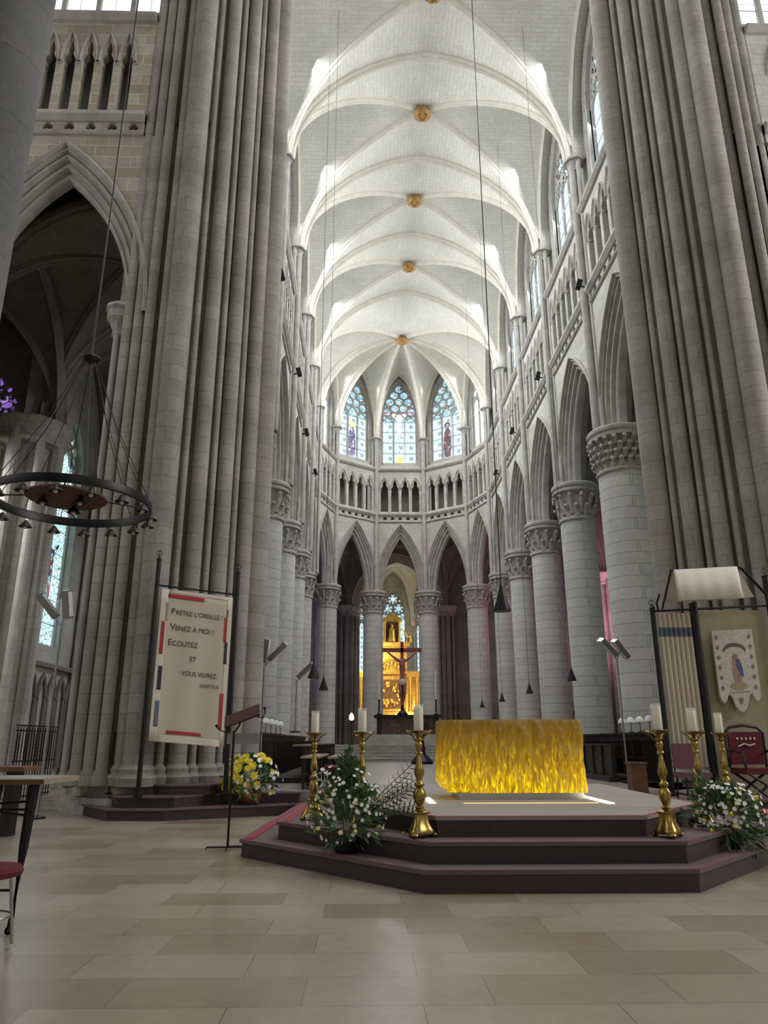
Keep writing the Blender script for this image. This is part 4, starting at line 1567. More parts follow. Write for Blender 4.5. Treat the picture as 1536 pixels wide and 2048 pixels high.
# ------------------------------------------------------------------ flowers
def leaves(mb, c, rx, rz, n, ln=(.10, .22), up=.3, seed=1, wid=.22, zmin=-.2):
    r = random.Random(seed)
    for _ in range(n):
        a = r.uniform(0, 2*PI)
        el = r.uniform(zmin, 1)
        d = Vector((math.cos(a)*math.cos(el*PI/2), math.sin(a)*math.cos(el*PI/2), math.sin(el*PI/2)))
        q = r.uniform(.35, 1)
        p = Vector(c) + Vector((d.x*rx*q, d.y*rx*q, d.z*rz*q))
        L = r.uniform(*ln)
        dd = (d + Vector((r.uniform(-.5, .5), r.uniform(-.5, .5), r.uniform(-.3, .6)+up))).normalized()
        sd = dd.cross(Vector((r.uniform(-1, 1), r.uniform(-1, 1), r.uniform(-1, 1)))).normalized()*L*wid
        bend = Vector((0, 0, -L*.15))
        mb.add([p, p+dd*L*.45+sd, p+dd*L+bend, p+dd*L*.45-sd], [(0, 1, 2, 3)])
def stems(mb, c, rx, rz, n, seed=2, r0=.003):
    r = random.Random(seed)
    for _ in range(n):
        a = r.uniform(0, 2*PI)
        e = r.uniform(.0, 1.3)
        d = Vector((math.cos(a)*math.cos(e)*rx, math.sin(a)*math.cos(e)*rx, math.sin(e)*rz))
        mb.tube([Vector(c)-Vector((0, 0, rz*.5)), Vector(c)+d*.5, Vector(c)+d*.98], r0, 4)
def bloom_mesh(kind):
    mb = MB()
    if kind == 'daisy':
        for k in range(7):
            a = 2*PI*k/7
            d = Vector((math.cos(a), math.sin(a), .25))
            s_ = Vector((-math.sin(a), math.cos(a), 0))*.3
            mb.add([Vector((0, 0, 0)), d*.6+s_, d, d*.6-s_], [(0, 1, 2, 3)])
        mb.ball((0, 0, .08), .2, 8, 5)
    elif kind == 'rose':
        for j, (R_, n, zz) in enumerate(((1.0, 7, 0), (.75, 6, .2), (.45, 5, .35))):
            for k in range(n):
                a = 2*PI*(k+.5*j)/n
                d = Vector((math.cos(a), math.sin(a), .35+.2*j))
                s_ = Vector((-math.sin(a), math.cos(a), 0))*.42
                mb.add([Vector((0, 0, zz*.3)), d*R_*.6+s_*R_+Vector((0, 0, zz)), d*R_+Vector((0, 0, zz)), d*R_*.6-s_*R_+Vector((0, 0, zz))], [(0, 1, 2, 3)])
        mb.ball((0, 0, .3), .3, 8, 5)
    elif kind == 'bud':
        mb.lathe([(.12, -.6), (.42, -.3), (.5, .1), (.3, .6), (.06, .95)], (0, 0, 0), 10)
    return mb
bl_proto = {}
def bloom(parent, kind, matn, p, d, size, name='blossom'):
    key = (kind, matn)
    if key not in bl_proto:
        o = bloom_mesh(kind).build(name, M[matn])
        bl_proto[key] = o
    else:
        o = bl_proto[key].copy()
        COL.objects.link(o)
    o.parent = parent
    o.location = Vector(p) - parent_world(parent)
    o.rotation_euler = Vector(d).to_track_quat('Z', 'Y').to_euler()
    o.scale = (size,)*3
    return o
def blooms(parent, c, rx, rz, n, kind, matn, size, seed, zmin=-.1, front=0, q0=.85):
    r = random.Random(seed)
    for _ in range(n):
        a = r.uniform(0, 2*PI) if not front else r.uniform(-PI, 0)+r.uniform(-.3, .3)
        e = r.uniform(zmin, 1.2)
        d = Vector((math.cos(a)*math.cos(e), math.sin(a)*math.cos(e), math.sin(e)))
        q = r.uniform(q0, 1.08)
        p = Vector(c) + Vector((d.x*rx*q, d.y*rx*q, d.z*rz*q))
        bloom(parent, kind, matn, p, d + Vector((0, -.3, .1)), size*r.uniform(.8, 1.2))

# bouquet of yellow flowers in a copper pot
by = (-2.28, 15.45)
t = thing('flower_arrangement', 'round bouquet of yellow and small white flowers in a copper pot, behind the lectern', 'flowers', (by[0], by[1], .2))
MB().lathe([(.17, 0), (.20, .02), (.26, .17), (.27, .21), (.25, .21), (.2, .1)], (by[0], by[1], .2), 20).build('pot', M['copper'], t)
mb = MB()
leaves(mb, (by[0], by[1], .66), .5, .42, 420, (.09, .18), .1, 3, zmin=-.6)
mb.build('foliage', M['leaf'], t, 0)
blooms(t, (by[0], by[1], .68), .50, .42, 38, 'rose', 'petaly', .085, 4, zmin=-.6, front=1)
blooms(t, (by[0], by[1], .68), .58, .46, 50, 'daisy', 'petalw', .04, 5, zmin=-.6, front=1)

# left arrangement
fx, fy, fz = -.22, 8.78, .2
t = thing('flower_arrangement', 'tall loose arrangement of white blossom and dark sprays on the left steps of the platform', 'flowers', (fx, fy, fz))
MB().lathe([(.10, 0), (.13, .02), (.15, .12), (.13, .16), (.12, .16), (.1, .05)], (fx, fy, fz), 16).build('vase', M['black'], t)
mb = MB()
leaves(mb, (fx, fy, fz+.34), .40, .38, 420, (.08, .20), .3, 6, zmin=-.5, wid=.13)
leaves(mb, (fx+.02, fy, fz+.62), .14, .42, 180, (.08, .15), .5, 8)
stems(mb, (fx, fy, fz+.3), .4, .55, 26, 9)
mb.build('foliage', M['leaf'], t, 0)
mb = MB()
r = random.Random(11)
for k in range(9):
    a = r.uniform(-.55, .5)
    L = r.uniform(.55, .95)
    e = r.uniform(.15, .75)
    p0 = Vector((fx+.1, fy, fz+.3))
    d = Vector((math.cos(a)*math.cos(e), math.sin(a)*math.cos(e), math.sin(e)))
    mb.tube([p0, p0+d*L*.5+Vector((0, 0, .03)), p0+d*L], .004, 4)
    for j in range(9):
        q = p0 + d*L*(.3+.7*j/9)
        for sg in (-1, 1):
            s_ = Vector((-d.z*sg, .3*sg, d.x*sg*.8)).normalized()
            mb.add([q, q+(s_+d*.5)*.04+Vector((0, 0, .012)), q+(s_+d*.7)*.085, q+(s_+d*.9)*.04-Vector((0, 0, .012))], [(0, 1, 2, 3)])
mb.build('dark_spray', M['leafdark'], t, 0)
mb = MB()
for k in range(6):
    p0 = Vector((fx-.05+.02*k, fy, fz+.55))
    d = Vector((r.uniform(-.12, .12), 0, 1)).normalized()
    mb.tube([p0, p0+d*.45], .004, 4)
    for j in range(8):
        q = p0 + d*(.12+.04*j)
        for sg in (-1, 1):
            mb.add([q, q+Vector((sg*.03, 0, .02)), q+Vector((sg*.05, 0, .05)), q+Vector((sg*.02, 0, .04))], [(0, 1, 2, 3)])
mb.build('tall_spray', M['leaf'], t, 0)
blooms(t, (fx, fy, fz+.40), .42, .50, 80, 'daisy', 'petalw', .024, 12, zmin=-.6, front=1)
blooms(t, (fx-.3, fy, fz+.60), .10, .3, 16, 'daisy', 'petalw', .026, 13)
blooms(t, (fx+.3, fy, fz+.50), .08, .2, 12, 'daisy', 'petalw', .026, 33)
blooms(t, (fx, fy, fz+.34), .40, .38, 11, 'bud', 'petalc', .05, 14, zmin=-.5, front=1)
bloom(t, 'bud', 'petaly', (fx+.62, fy-.05, fz+.17), (.1, -.3, 1), .055)

# right arrangement
gx, gy, gz = 4.12, 9.02, .2
t = thing('flower_arrangement', 'low mound of tiny white flowers and greenery at the right steps of the platform', 'flowers', (gx, gy, gz))
MB().lathe([(.10, 0), (.14, .02), (.16, .12), (.14, .15), (.12, .15), (.1, .05)], (gx, gy, gz), 16).build('vase', M['black'], t)
mb = MB()
leaves(mb, (gx, gy, gz+.30), .40, .36, 520, (.08, .2), .1, 16, zmin=-.6, wid=.14)
leaves(mb, (gx-.25, gy, gz+.45), .12, .35, 90, (.06, .12), .5, 18)
mb.build('foliage', M['leaf'], t, 0)
mb = MB()
p0 = Vector((gx+.35, gy-.1, gz+.14))
for j in range(8):
    q = p0 + Vector((.05*j, -.01*j, .008*j))
    for sg in (-1, 1):
        mb.add([q, q+Vector((.04, sg*.06, .03)), q+Vector((.12, sg*.08, .01)), q+Vector((.07, sg*.01, .02))], [(0, 1, 2, 3)])
mb.build('leaf_sprig', M['leafdark'], t, 0)
blooms(t, (gx+.03, gy, gz+.34), .42, .38, 95, 'daisy', 'petalw', .026, 22, zmin=-.3, front=1)
blooms(t, (gx, gy, gz+.32), .42, .36, 6, 'bud', 'petaly', .05, 23, zmin=-.4, front=1)

# ------------------------------------------------------------------ lectern
lx, ly = -1.83, 10.62
t = thing('lectern', 'slender black iron lectern with a tilted red-brown reading board', 'lectern', (lx, ly, 0))
MB().tube([(lx, ly, .03), (lx, ly, 1.5)], .016, 8).build('pole', M['iron'], t)
mb = MB()
mb.tube([(lx-.28, ly-.02, .012), (lx-.27, ly-.02, .035), (lx+.27, ly+.02, .035), (lx+.28, ly+.02, .012)], .012, 6)
mb.build('foot_bar', M['iron'], t)
mb = MB().tube([(lx, ly-.12, .02), (lx, ly, .04), (lx+.1, ly+.22, .02), (lx+.3, ly+.1, .012)], .011, 6).build('foot_scroll', M['iron'], t)
rot = Matrix.Rotation(R(-20), 3, 'Y') @ Matrix.Rotation(R(28), 3, 'X')
MB().obox((lx+.10, ly, 1.70), .25, .17, .012, rot).build('reading_board', plain('lectern_board', (.07, .025, .02), .5), t, 0)
for sx in (-1, 1):
    b = Vector((lx+.10, ly, 1.70))
    pts = [b + rot @ Vector((sx*.20, -.17, -.01)), b + rot @ Vector((sx*.27, -.16, -.06)), b + rot @ Vector((sx*.33, -.16, .0)), b + rot @ Vector((sx*.34, -.16, .06))]
    MB().tube(pts, .009, 6).build('scroll_arm', M['iron'], t)
    MB().ball(pts[-1], .022, 8, 5).build('scroll_knob', M['iron'], t)
MB().tube([(lx, ly, 1.48), (lx+.06, ly, 1.56), (lx+.10, ly, 1.67)], .013, 6).build('bracket', M['iron'], t)
MB().box(lx-.10, ly+.04, 1.33, lx+.34, ly+.09, 1.47).build('sheet_holder', plain('grey_panel', (.30, .30, .29), .5), t, 0)

# ------------------------------------------------------------------ banner with lettering
def ring_finial(mb, x, y, z, r=.055):
    mb.tube([(x+r*math.cos(2*PI*k/14), y, z+r+r*math.sin(2*PI*k/14)) for k in range(14)], .008, 6, closed=True)
    mb.tube([(x, y, z-.06), (x, y, z+2*r+.02)], .008, 6)
b0, b1 = Vector((-4.12, 14.62, 0)), Vector((-2.76, 15.0, 0))
bu = (b1-b0).normalized()
bn = Vector((bu.y, -bu.x, 0))
BL = (b1-b0).length
t = thing('banner_stand', 'two dark ring-topped poles with a crossbar carrying the lettered banner', 'stand', (-3.45, 14.85, .4))
for q, top in ((b0 - bu*.10, 5.0), (b1 + bu*.07, 4.82)):
    MB().lathe([(.085, .4), (.085, .44), (.045, .46), (.045, top-.14), (.055, top-.13), (.03, top-.06)], (q.x, q.y, 0), 12).build('pole', M['black'], t)
    mb = MB()
    ring_finial(mb, q.x, q.y, top-.04)
    mb.build('ring_finial', M['iron'], t)
MB().tube([b0 - bu*.12 + Vector((0, 0, 4.36)), b1 + bu*.12 + Vector((0, 0, 4.24))], .018, 8).build('crossbar', M['iron'], t)
def bp(u, v, off=0):
    """banner coordinates: u 0..1 across, v metres down"""
    z = 4.33 - .12*u - v
    w = .018*math.sin(u*15+v*.6)*min(1, v/1.2)
    p = b0 + bu*(BL*u) + bn*(off + w)
    return Vector((p.x, p.y, z))
BH = 2.95
t = thing('banner', 'tall cream cloth banner with dark French lettering and red strips', 'banner', (-3.45, 14.8, 1.3))
def cloth(u0, v0, u1, v1, off=0, nu=24, nv=8):
    mb = MB()
    v = [bp(u0+(u1-u0)*i/nu, v0+(v1-v0)*j/nv, off) for j in range(nv+1) for i in range(nu+1)]
    f = [(j*(nu+1)+i, j*(nu+1)+i+1, (j+1)*(nu+1)+i+1, (j+1)*(nu+1)+i) for j in range(nv) for i in range(nu)]
    return mb.add(v, f)
o = cloth(0, .03, 1, BH, 0, 40, 16).build('cloth', M['cream'], t)
md = o.modifiers.new('thickness', 'SOLIDIFY')
md.thickness = .006
for nm, m_, (ua, va, ub, vb) in (('border', 'creamlite', (.0, .03, .1, BH)), ('border', 'creamlite', (.93, .03, 1, BH)), ('border', 'creamlite', (.1, 2.82, .93, BH)),
        ('border', 'creamlite', (.1, .03, .93, .10)),
        ('red_strip', 'clothred', (.10, .12, .60, .20)), ('red_strip', 'clothred', (.035, .68, .085, 1.32)), ('red_strip', 'clothred', (.90, .45, .94, .95)), ('red_strip', 'clothred', (.90, 1.95, .95, 2.62)), ('red_strip', 'clothred', (.22, 2.73, .68, 2.79)),
        ('dark_strip', 'clothdark', (.045, 1.55, .10, 2.0)), ('dark_strip', 'clothdark', (.92, .95, .96, 1.38)), ('dark_strip', 'clothdark', (.93, .30, .945, .44)), ('blue_strip', 'bluecloth', (.045, 2.2, .10, 2.68)), ('tan_strip', 'beige', (.08, .3, .11, .66))):
    o = cloth(ua, va, ub, vb, .006 if nm == 'border' else .010, 8, 12).build(nm, M[m_], t)
    md = o.modifiers.new('thickness', 'SOLIDIFY')
    md.thickness = .002
def text_on(parent, txt, fn, u0, v0, size, matn='ink', name='lettering', shear=0):
    cu = bpy.data.curves.new('t', 'FONT')
    cu.body = txt
    cu.size = size
    cu.extrude = .001
    cu.offset = 0
    ob = bpy.data.objects.new('t', cu)
    COL.objects.link(ob)
    me = bpy.data.meshes.new_from_object(ob.evaluated_get(bpy.context.evaluated_depsgraph_get()))
    v = [fn(u0, v0, p.co.x, p.co.y, p.co.z) for p in me.vertices]
    f = [tuple(p.vertices) for p in me.polygons]
    bpy.data.objects.remove(ob)
    bpy.data.curves.remove(cu)
    bpy.data.meshes.remove(me)
    return MB().add(v, f).build(name, M[matn], parent, 0)
def on_banner(u0, v0, x, y, z):
    return bp(u0 + .88*x/BL, v0 - y, .012+z)
for txt, u0, v0, sz in (('P', .155, .52, .175), ('R\u00caTEZ L\u2019OREILLE !', .222, .52, .130), ('V', .16, .83, .19), ('ENEZ \u00c0 MOI !', .228, .83, .142), ('E', .145, 1.13, .18), ('COUTEZ', .203, 1.13, .142), ('ET', .455, 1.40, .135), ('VOUS VIVREZ.', .36, 1.68, .125), ('(ISA\u00cfE 55,3)', .62, 1.87, .088)):
    text_on(t, txt, on_banner, u0, v0, sz)

# small stand of the rope before the left pier
t = thing('barrier_post', 'thin black rope post before the left crossing pier', 'post', (-5.0, 15.15, .2))
MB().lathe([(.09, 0), (.09, .015), (.014, .03), (.014, 1.1), (.03, 1.11), (.03, 1.15), (.01, 1.17)], (-5.0, 15.35, .4), 10).build('pole', M['iron'], t)

# pier steps on both sides
def tiers(name, label, polys, z=0):
    t = thing(name, label, 'steps', (polys[0][0][0][0], polys[0][0][0][1], 0))
    for poly, z0, z1 in polys:
        MB().prism(poly, z0, z1-.03).build('riser', M['riser'], t, 0)
        c = Vector((sum(p[0] for p in poly)/len(poly), sum(p[1] for p in poly)/len(poly)))
        MB().prism([tuple(Vector(p) + (Vector(p)-c).normalized()*.03) for p in poly], z1-.03, z1).build('tread', M['tread'], t, 0)
    return t
tiers('pier_steps', 'low plum carpeted steps around the foot of the left crossing pier', [
    ([(-5.9, 16.1), (-4.7, 14.45), (-3.66, 14.4), (-2.1, 15.2), (-1.36, 15.5), (-1.36, 15.98), (-5.9, 18)], 0, .2),
    ([(-5.4, 16.15), (-4.6, 14.65), (-3.55, 14.62), (-2.75, 15.55), (-1.36, 15.75), (-1.36, 15.98), (-5.4, 18)], .2, .4),
    ([(-4.1, 15.2), (-3.7, 14.95), (-3.0, 15.1), (-2.5, 16.2), (-2.6, 17), (-4.1, 17)], .4, .58)])
tiers('pier_steps', 'low plum carpeted steps carrying the armchair beside the right crossing pier', [
    ([(6.0, 13.0), (11.5, 13.0), (11.5, 19), (6.0, 19)], 0, .2),
    ([(6.2, 13.3), (11.5, 13.3), (11.5, 19), (6.2, 19)], .2, .4)])

# ------------------------------------------------------------------ canopy and hangings on the right
CY = 14.3
t = thing('iron_stand', 'dark iron stand with ring-topped posts and a pleated cloth on the right', 'frame', (6.6, CY, .4))
for x, top, r_ in ((5.60, 3.85, .05), (6.42, 3.95, .075), (7.95, 4.5, .06)):
    MB().lathe([(r_+.05, .4), (r_+.05, .44), (r_, .47), (r_, top), (r_+.015, top+.01), (r_*.5, top+.08)], (x, CY, 0), 12).build('post', M['black'], t)
    mb = MB()
    ring_finial(mb, x, CY, top+.06)
    mb.build('ring_finial', M['iron'], t)
MB().tube([(5.60, CY, 3.80), (7.95, CY, 3.92)], .022, 8).build('crossbar', M['iron'], t)
MB().tube([(7.95, CY, 3.92), (8.1, CY-.9, 3.9)], .03, 8).build('side_bar', M['iron'], t)
MB().tube([(5.70, CY-.2, 4.1), (5.66, CY-.1, 3.95), (5.72, CY, 3.8)], .02, 8).build('bracket', M['iron'], t)
t = thing('hanging_cloth', 'pleated white hanging with a blue stripe near its top, on the right frame', 'cloth', (6.0, CY, 1.1))
def pleats(x0, x1, z0, z1, amp=.035, n=7, off=0):
    mb = MB()
    nu = 56
    v = []
    for z in (z0, z1):
        for i in range(nu+1):
            u = i/nu
            v.append((x0+(x1-x0)*u, CY-.02+off+amp*math.cos(u*2*PI*n), z))
    return mb.add(v, [(i, i+1, nu+2+i, nu+1+i) for i in range(nu)])
for nm, m_, za, zb in (('cloth', 'cream', .9, 3.30), ('blue_band', 'bluecloth', 3.30, 3.48), ('cloth_top', 'cream', 3.48, 3.76)):
    pleats(5.68, 6.34, za, zb).build(nm, M[m_], t)
t = thing('fabric_hanging', 'plain beige hanging behind the small embroidered banner', 'hanging', (7.2, CY+.05, .6))
MB().box(6.52, CY+.09, .42, 7.86, CY+.12, 3.84).build('panel', M['beige'], t, 0)
# embroidered banner: woman in a blue robe on a white field
t = thing('embroidered_banner', 'small white embroidered banner with scalloped foot showing a robed woman', 'banner', (7.2, CY-.05, 2.0))
mx0, mx1 = 6.70, 7.50
def MP(u, v):
    return (mx0+(mx1-mx0)*u, 3.42 - v*1.42 + .03*u)
outl = [(0, 0), (1, 0), (1, .86), (.97, .93), (.90, .965), (.83, .93), (.80, .86), (.74, .86), (.70, .90), (.66, 1.0), (.58, 1.07), (.50, 1.10), (.42, 1.07), (.34, 1.0), (.30, .90), (.26, .86), (.20, .86), (.17, .93), (.10, .965), (.03, .93), (0, .86)]
def flat(loop, d, th=.004):
    v, f = plate([[MP(u, v_) for u, v_ in loop]], CY-.03-d-th, CY-.03-d)
    return MB().add(v, f)
flat([(u*1.05-.025, v_*1.03-.01) for u, v_ in outl], 0, .003).build('gold_edge', plain('old_gold_braid', (.28, .20, .08), .7), t, 0)
flat(outl, .004, .003).build('white_field', plain('white_embroidered_silk', (.50, .46, .40), .8, noise=.22, scale=28), t, 0)
arcp = [(.5+.30*math.cos(a), .30-.12*math.sin(a)) for a in [PI*k/12 for k in range(1, 12)]]
arc2 = [(.5+.27*math.cos(a), .33-.10*math.sin(a)) for a in [PI*k/12 for k in range(11, 0, -1)]]
flat(arcp + arc2, .009, .002).build('arch_ribbon', plain('brown_ribbon', (.12, .09, .06), .8), t, 0)
flat([(.43, .36), (.50, .33), (.57, .38), (.60, .48), (.61, .62), (.56, .72), (.42, .72), (.39, .60), (.40, .46)], .009, .002).build('robe', plain('rose_embroidery', (.32, .20, .17), .8), t, 0)
flat([(.50, .40), (.58, .40), (.64, .52), (.64, .64), (.56, .60), (.50, .50)], .0115, .002).build('blue_cloak', plain('blue_embroidery', (.07, .09, .17), .8), t, 0)
flat([(.5+.05*math.cos(2*PI*k/12), .355+.028*math.sin(2*PI*k/12)) for k in range(12)], .014, .002).build('head', plain('head_embroidery', (.25, .17, .11), .8), t, 0)
flat([(.5+.2*math.cos(2*PI*k/16), .75+.05*math.sin(2*PI*k/16)) for k in range(16)], .0115, .002).build('cloud', plain('cloud_embroidery', (.34, .27, .15), .8), t, 0)
motif = plain('brown_thread_motif', (.20, .15, .10), .8)
for u in (.10, .90):
    for k in range(6):
        v_ = .10 + .135*k
        flat([(u-.045, v_), (u, v_-.035), (u+.045, v_), (u, v_+.035)], .0115, .002).build('side_motif', motif, t, 0)
for k in range(7):
    u = .29 + .07*k
    flat([(u-.02, .84), (u, .815), (u+.02, .84)], .0115, .002).build('foot_motif', motif, t, 0)
flat([(.44, .93), (.50, .90), (.56, .93), (.50, 1.0)], .0115, .002).build('foot_motif', motif, t, 0)
# draped cloth over the top
t = thing('draped_cloth', 'cream cloth draped like a small tent above the hangings on the right', 'cloth', (6.6, 13.8, 3.8))
cx0, cx1 = 5.78, 7.00
v = []
nu = 20
for u in range(nu+1):
    x = cx0 + (cx1-cx0)*u/nu
    zt = 4.47 + .06*u/nu
    sw = .012*math.sin(u*1.3)
    for k, (y, z) in enumerate(((13.42, zt-.62), (13.45+sw, zt-.3), (13.5, zt-.02), (13.53, zt), (13.62, zt-.02), (13.9, zt-.25), (14.2, zt-.50))):
        v.append((x, y, z))
mb = MB().add(v, [(i*7+k, i*7+k+1, (i+1)*7+k+1, (i+1)*7+k) for i in range(nu) for k in range(6)])
o = mb.build('drape', M['white'], t, 60)
md = o.modifiers.new('thickness', 'SOLIDIFY')
md.thickness = .02
MB().tube([(cx0-.05, 13.53, 4.45), (cx1+.08, 13.53, 4.51)], .02, 8).build('support_bar', M['iron'], t)
MB().tube([(cx1+.08, 13.53, 4.51), (7.75, 13.9, 4.0)], .03, 8).build('stay', M['iron'], t)
MB().tube([(cx0-.04, 13.53, 4.45), (cx0-.02, 14.2, 3.83)], .02, 8).build('stay', M['iron'], t)
mb = MB().add([(cx1+.02, 13.55, 4.48), (cx1+.45, 13.9, 4.02), (cx1+.02, 13.9, 3.98)], [(0, 1, 2)])
o = mb.build('side_flap', M['white'], t, 0)
md = o.modifiers.new('thickness', 'SOLIDIFY')
md.thickness = .015

# ------------------------------------------------------------------ seats
def armchair(x, y, z):
    t = thing('armchair', 'red upholstered armchair with an embroidered back, under the beige hanging', 'chair', (x, y, z))
    w = .34
    MB().box(x-w, y-.3, z+.40, x+w, y+.3, z+.50).build('seat', M['red'], t, 0)
    o = MB().box(x-w+.03, y+.26, z+.55, x+w-.03, y+.33, z+1.12)
    b = o.build('backrest', M['red'], t, 0)
    for k in range(5):
        MB().ball((x-.16+.08*k, y+.25, z+1.0), .02, 6, 4, (1, .3, 1.4)).build('embroidered_tuft', M['cream'], t)
    MB().tube([(x-.16, y+.25, z+.86), (x-.05, y+.245, z+.91), (x+.05, y+.245, z+.88), (x+.16, y+.25, z+.91)], .015, 5).build('embroidered_scroll', M['cream'], t)
    MB().tube([(x-w, y+.30, z+.5), (x-w-.02, y+.31, z+1.1), (x-w+.08, y+.31, z+1.2), (x, y+.31, z+1.24), (x+w-.08, y+.31, z+1.2), (x+w+.02, y+.31, z+1.1), (x+w, y+.30, z+.5)], .028, 8).build('back_frame', M['wood'], t)
    for sx in (-1, 1):
        MB().tube([(x+sx*w, y+.3, z+.78), (x+sx*(w+.03), y, z+.80), (x+sx*(w+.03), y-.3, z+.76), (x+sx*w, y-.3, z+.5)], .025, 8).build('armrest', M['wood'], t)
        MB().tube([(x+sx*w*.9, y-.28, z+.42), (x-sx*w*.0, y-.29, z+.22), (x-sx*w*.8, y-.28, z)], .024, 8).build('leg', M['wood'], t)
        MB().tube([(x+sx*w*.9, y+.28, z+.42), (x-sx*w*.0, y+.29, z+.22), (x-sx*w*.8, y+.28, z)], .024, 8).build('leg', M['wood'], t)
armchair(6.95, 13.75, .4)
def side_chair(x, y, z, label, seatm, rz=0, metal='black'):
    t = thing('chair', label, 'chair', (x, y, z))
    MB().lathe([(.18, 0), (.22, .01), (.23, .04), (.21, .07), (.1, .085)], (x, y, z+.44), 20).build('seat', M[seatm], t)
    for k in range(4):
        a = PI/4 + k*PI/2
        MB().tube([(x+.16*math.cos(a), y+.16*math.sin(a), z+.45), (x+.23*math.cos(a), y+.23*math.sin(a), z)], .012, 8).build('leg', M[metal], t)
    MB().tube([(x+.19*math.cos(2*PI*k/16), y+.19*math.sin(2*PI*k/16), z+.2) for k in range(16)], .008, 6, closed=True).build('stretcher', M[metal], t)
    return t
t = side_chair(6.62, 15.0 if False else 14.0, .4, 'x', 'plum')
for ch in list(t.children):
    bpy.data.objects.remove(ch)
bpy.data.objects.remove(t)
# plum chair between candlesticks
x, y, z = 5.75, 13.4, .0
t = thing('chair', 'plum upholstered chair behind the candlesticks, before the pleated hanging', 'chair', (5.78, 13.6, .2))
x, y, z = 5.72, 13.6, .4
MB().box(x-.24, y-.24, z+.36, x+.24, y+.24, z+.44).build('seat', M['plum'], t, 0)
MB().box(x-.23, y+.2, z+.5, x+.23, y+.25, z+.92).build('backrest', M['plum'], t, 0)
for sx in (-1, 1):
    for sy in (-1, 1):
        MB().tube([(x+sx*.2, y+sy*.2, z+.37), (x+sx*.22, y+sy*.22, z)], .018, 8).build('leg', M['black'], t)
    MB().tube([(x+sx*.22, y+.22, z+.4), (x+sx*.22, y+.24, z+.92)], .014, 8).build('back_post', M['black'], t)
t = thing('wooden_box', 'small upright brown wooden box behind the right side of the altar', 'box', (5.28, 15.2, .4))
MB().box(5.12, 15.0, .4, 5.42, 15.3, .94).build('body', M['oak'], t, 0)
MB().box(5.10, 14.98, .94, 5.44, 15.32, .97).build('lid', M['oak'], t, 0)

side_chair(-2.60, 5.62, .03, 'low red-seated chair with grey metal legs, cut by the left edge of the view', 'red', metal='steel')
tx1, ty = -2.47, 6.15
t = thing('table', 'high wooden table with dark iron legs at the left edge of the view', 'table', (-3.4, 6.5, 0))
MB().box(-4.4, ty-.12, 1.045, tx1, ty+.62, 1.085).build('tabletop', M['lightwood'], t, 0)
MB().box(-4.4, ty-.135, 1.05, tx1+.012, ty-.12, 1.08).build('edge_band', M['oak'], t, 0)
for x in (-2.60, -4.2):
    for y in (ty, ty+.48):
        if x > -3 and y > ty:
            x = x-.5
        dx = -.10 if x > -3.5 else .1
        MB().tube([(x+.02, y, 1.045), (x+.0, y, .6), (x+dx*.2, y, .12), (x+dx*.3, y, .05)], [.045, .036, .020, .018], 8).build('leg', M['black'], t)
        dx *= .6
        MB().ball((x+dx*.5, y, .032), .03, 10, 6).build('caster', M['iron'], t)
for a_, b_ in (((-2.6, ty, .86), (-4.2, ty+.0, .86)), ((-2.6, ty, .92), (-4.0, ty+.48, .80)), ((-2.62, ty+.0, .82), (-4.0, ty+.48, .92)), ((-2.66, ty, .30), (-4.2, ty, .30))):
    MB().tube([a_, b_], .010, 6).build('brace', M['iron'], t)
t = thing('table', 'second dark-topped table standing well behind the first at the left edge', 'table', (-6.5, 12.3, 0))
MB().box(-8.2, 12.0, .93, -5.22, 12.6, 1.0).build('tabletop', M['oak'], t, 0)
for x in (-5.45, -6.1, -7.9):
    MB().box(x-.1, 12.15, 0, x+.05, 12.4, .93).build('leg', M['wood'], t, 0)

# ------------------------------------------------------------------ ring chandelier
hx, hy, hz_ = -4.60, 11.0, 4.92
t = thing('ring_chandelier', 'large iron ring chandelier with hanging lamps, at left', 'chandelier', (hx, hy, hz_))
RR = 1.17
MB().lathe([(RR-.012, -.07), (RR+.012, -.07), (RR+.02, -.05), (RR+.012, .06), (RR-.012, .07), (RR-.02, .05), (RR-.012, -.07)], (hx, hy, hz_), 64, cap=False).build('ring', M['iron'], t)
MB().lathe([(.02, .0), (.56, .0), (.60, .02), (.60, .05), (.56, .06), (.02, .06)], (hx-.1, hy, hz_+.04), 40).build('centre_disc', plain('rust_red_disc', (.10, .035, .025), .6), t)
for k in range(4):
    a = PI*k/2 + .3
    MB().tube([(hx-.1+.58*math.cos(a), hy+.58*math.sin(a), hz_+.06), (hx+RR*math.cos(a), hy+RR*math.sin(a), hz_+.0)], .012, 6).build('spoke', M['iron'], t)
lampp = [None]
def lamp_cup(parent, x, y, z, s=1):
    if lampp[0] is None:
        o = MB().lathe([(.015, .10), (.03, .09), (.05, .06), (.085, .02), (.105, -.01), (.10, -.01), (.07, .02), (.03, .05), (.01, .05)], (0, 0, 0), 14).build('lamp_cup', M['iron'])
        o.data.name = 'lamp_cup'
        b = MB().ball((0, 0, -.01), .035, 10, 7).build('bulb', plain('frosted_bulb', (.65, .62, .55), .3))
        lampp[0] = (o, b)
    else:
        o, b = lampp[0][0].copy(), lampp[0][1].copy()
        COL.objects.link(o)
        COL.objects.link(b)
    o.parent = parent
    o.location = Vector((x, y, z)) - parent_world(parent)
    b.parent = o
    b.location = (0, 0, 0)
for k in range(16):
    a = 2*PI*(k+.5)/16
    lamp_cup(t, hx+(RR+.02)*math.cos(a), hy+(RR+.02)*math.sin(a), hz_-.20)
for k in range(3):
    a = 2*PI*k/3 + PI/2
    lamp_cup(t, hx-.1+.33*math.cos(a), hy+.33*math.sin(a), hz_-.06)
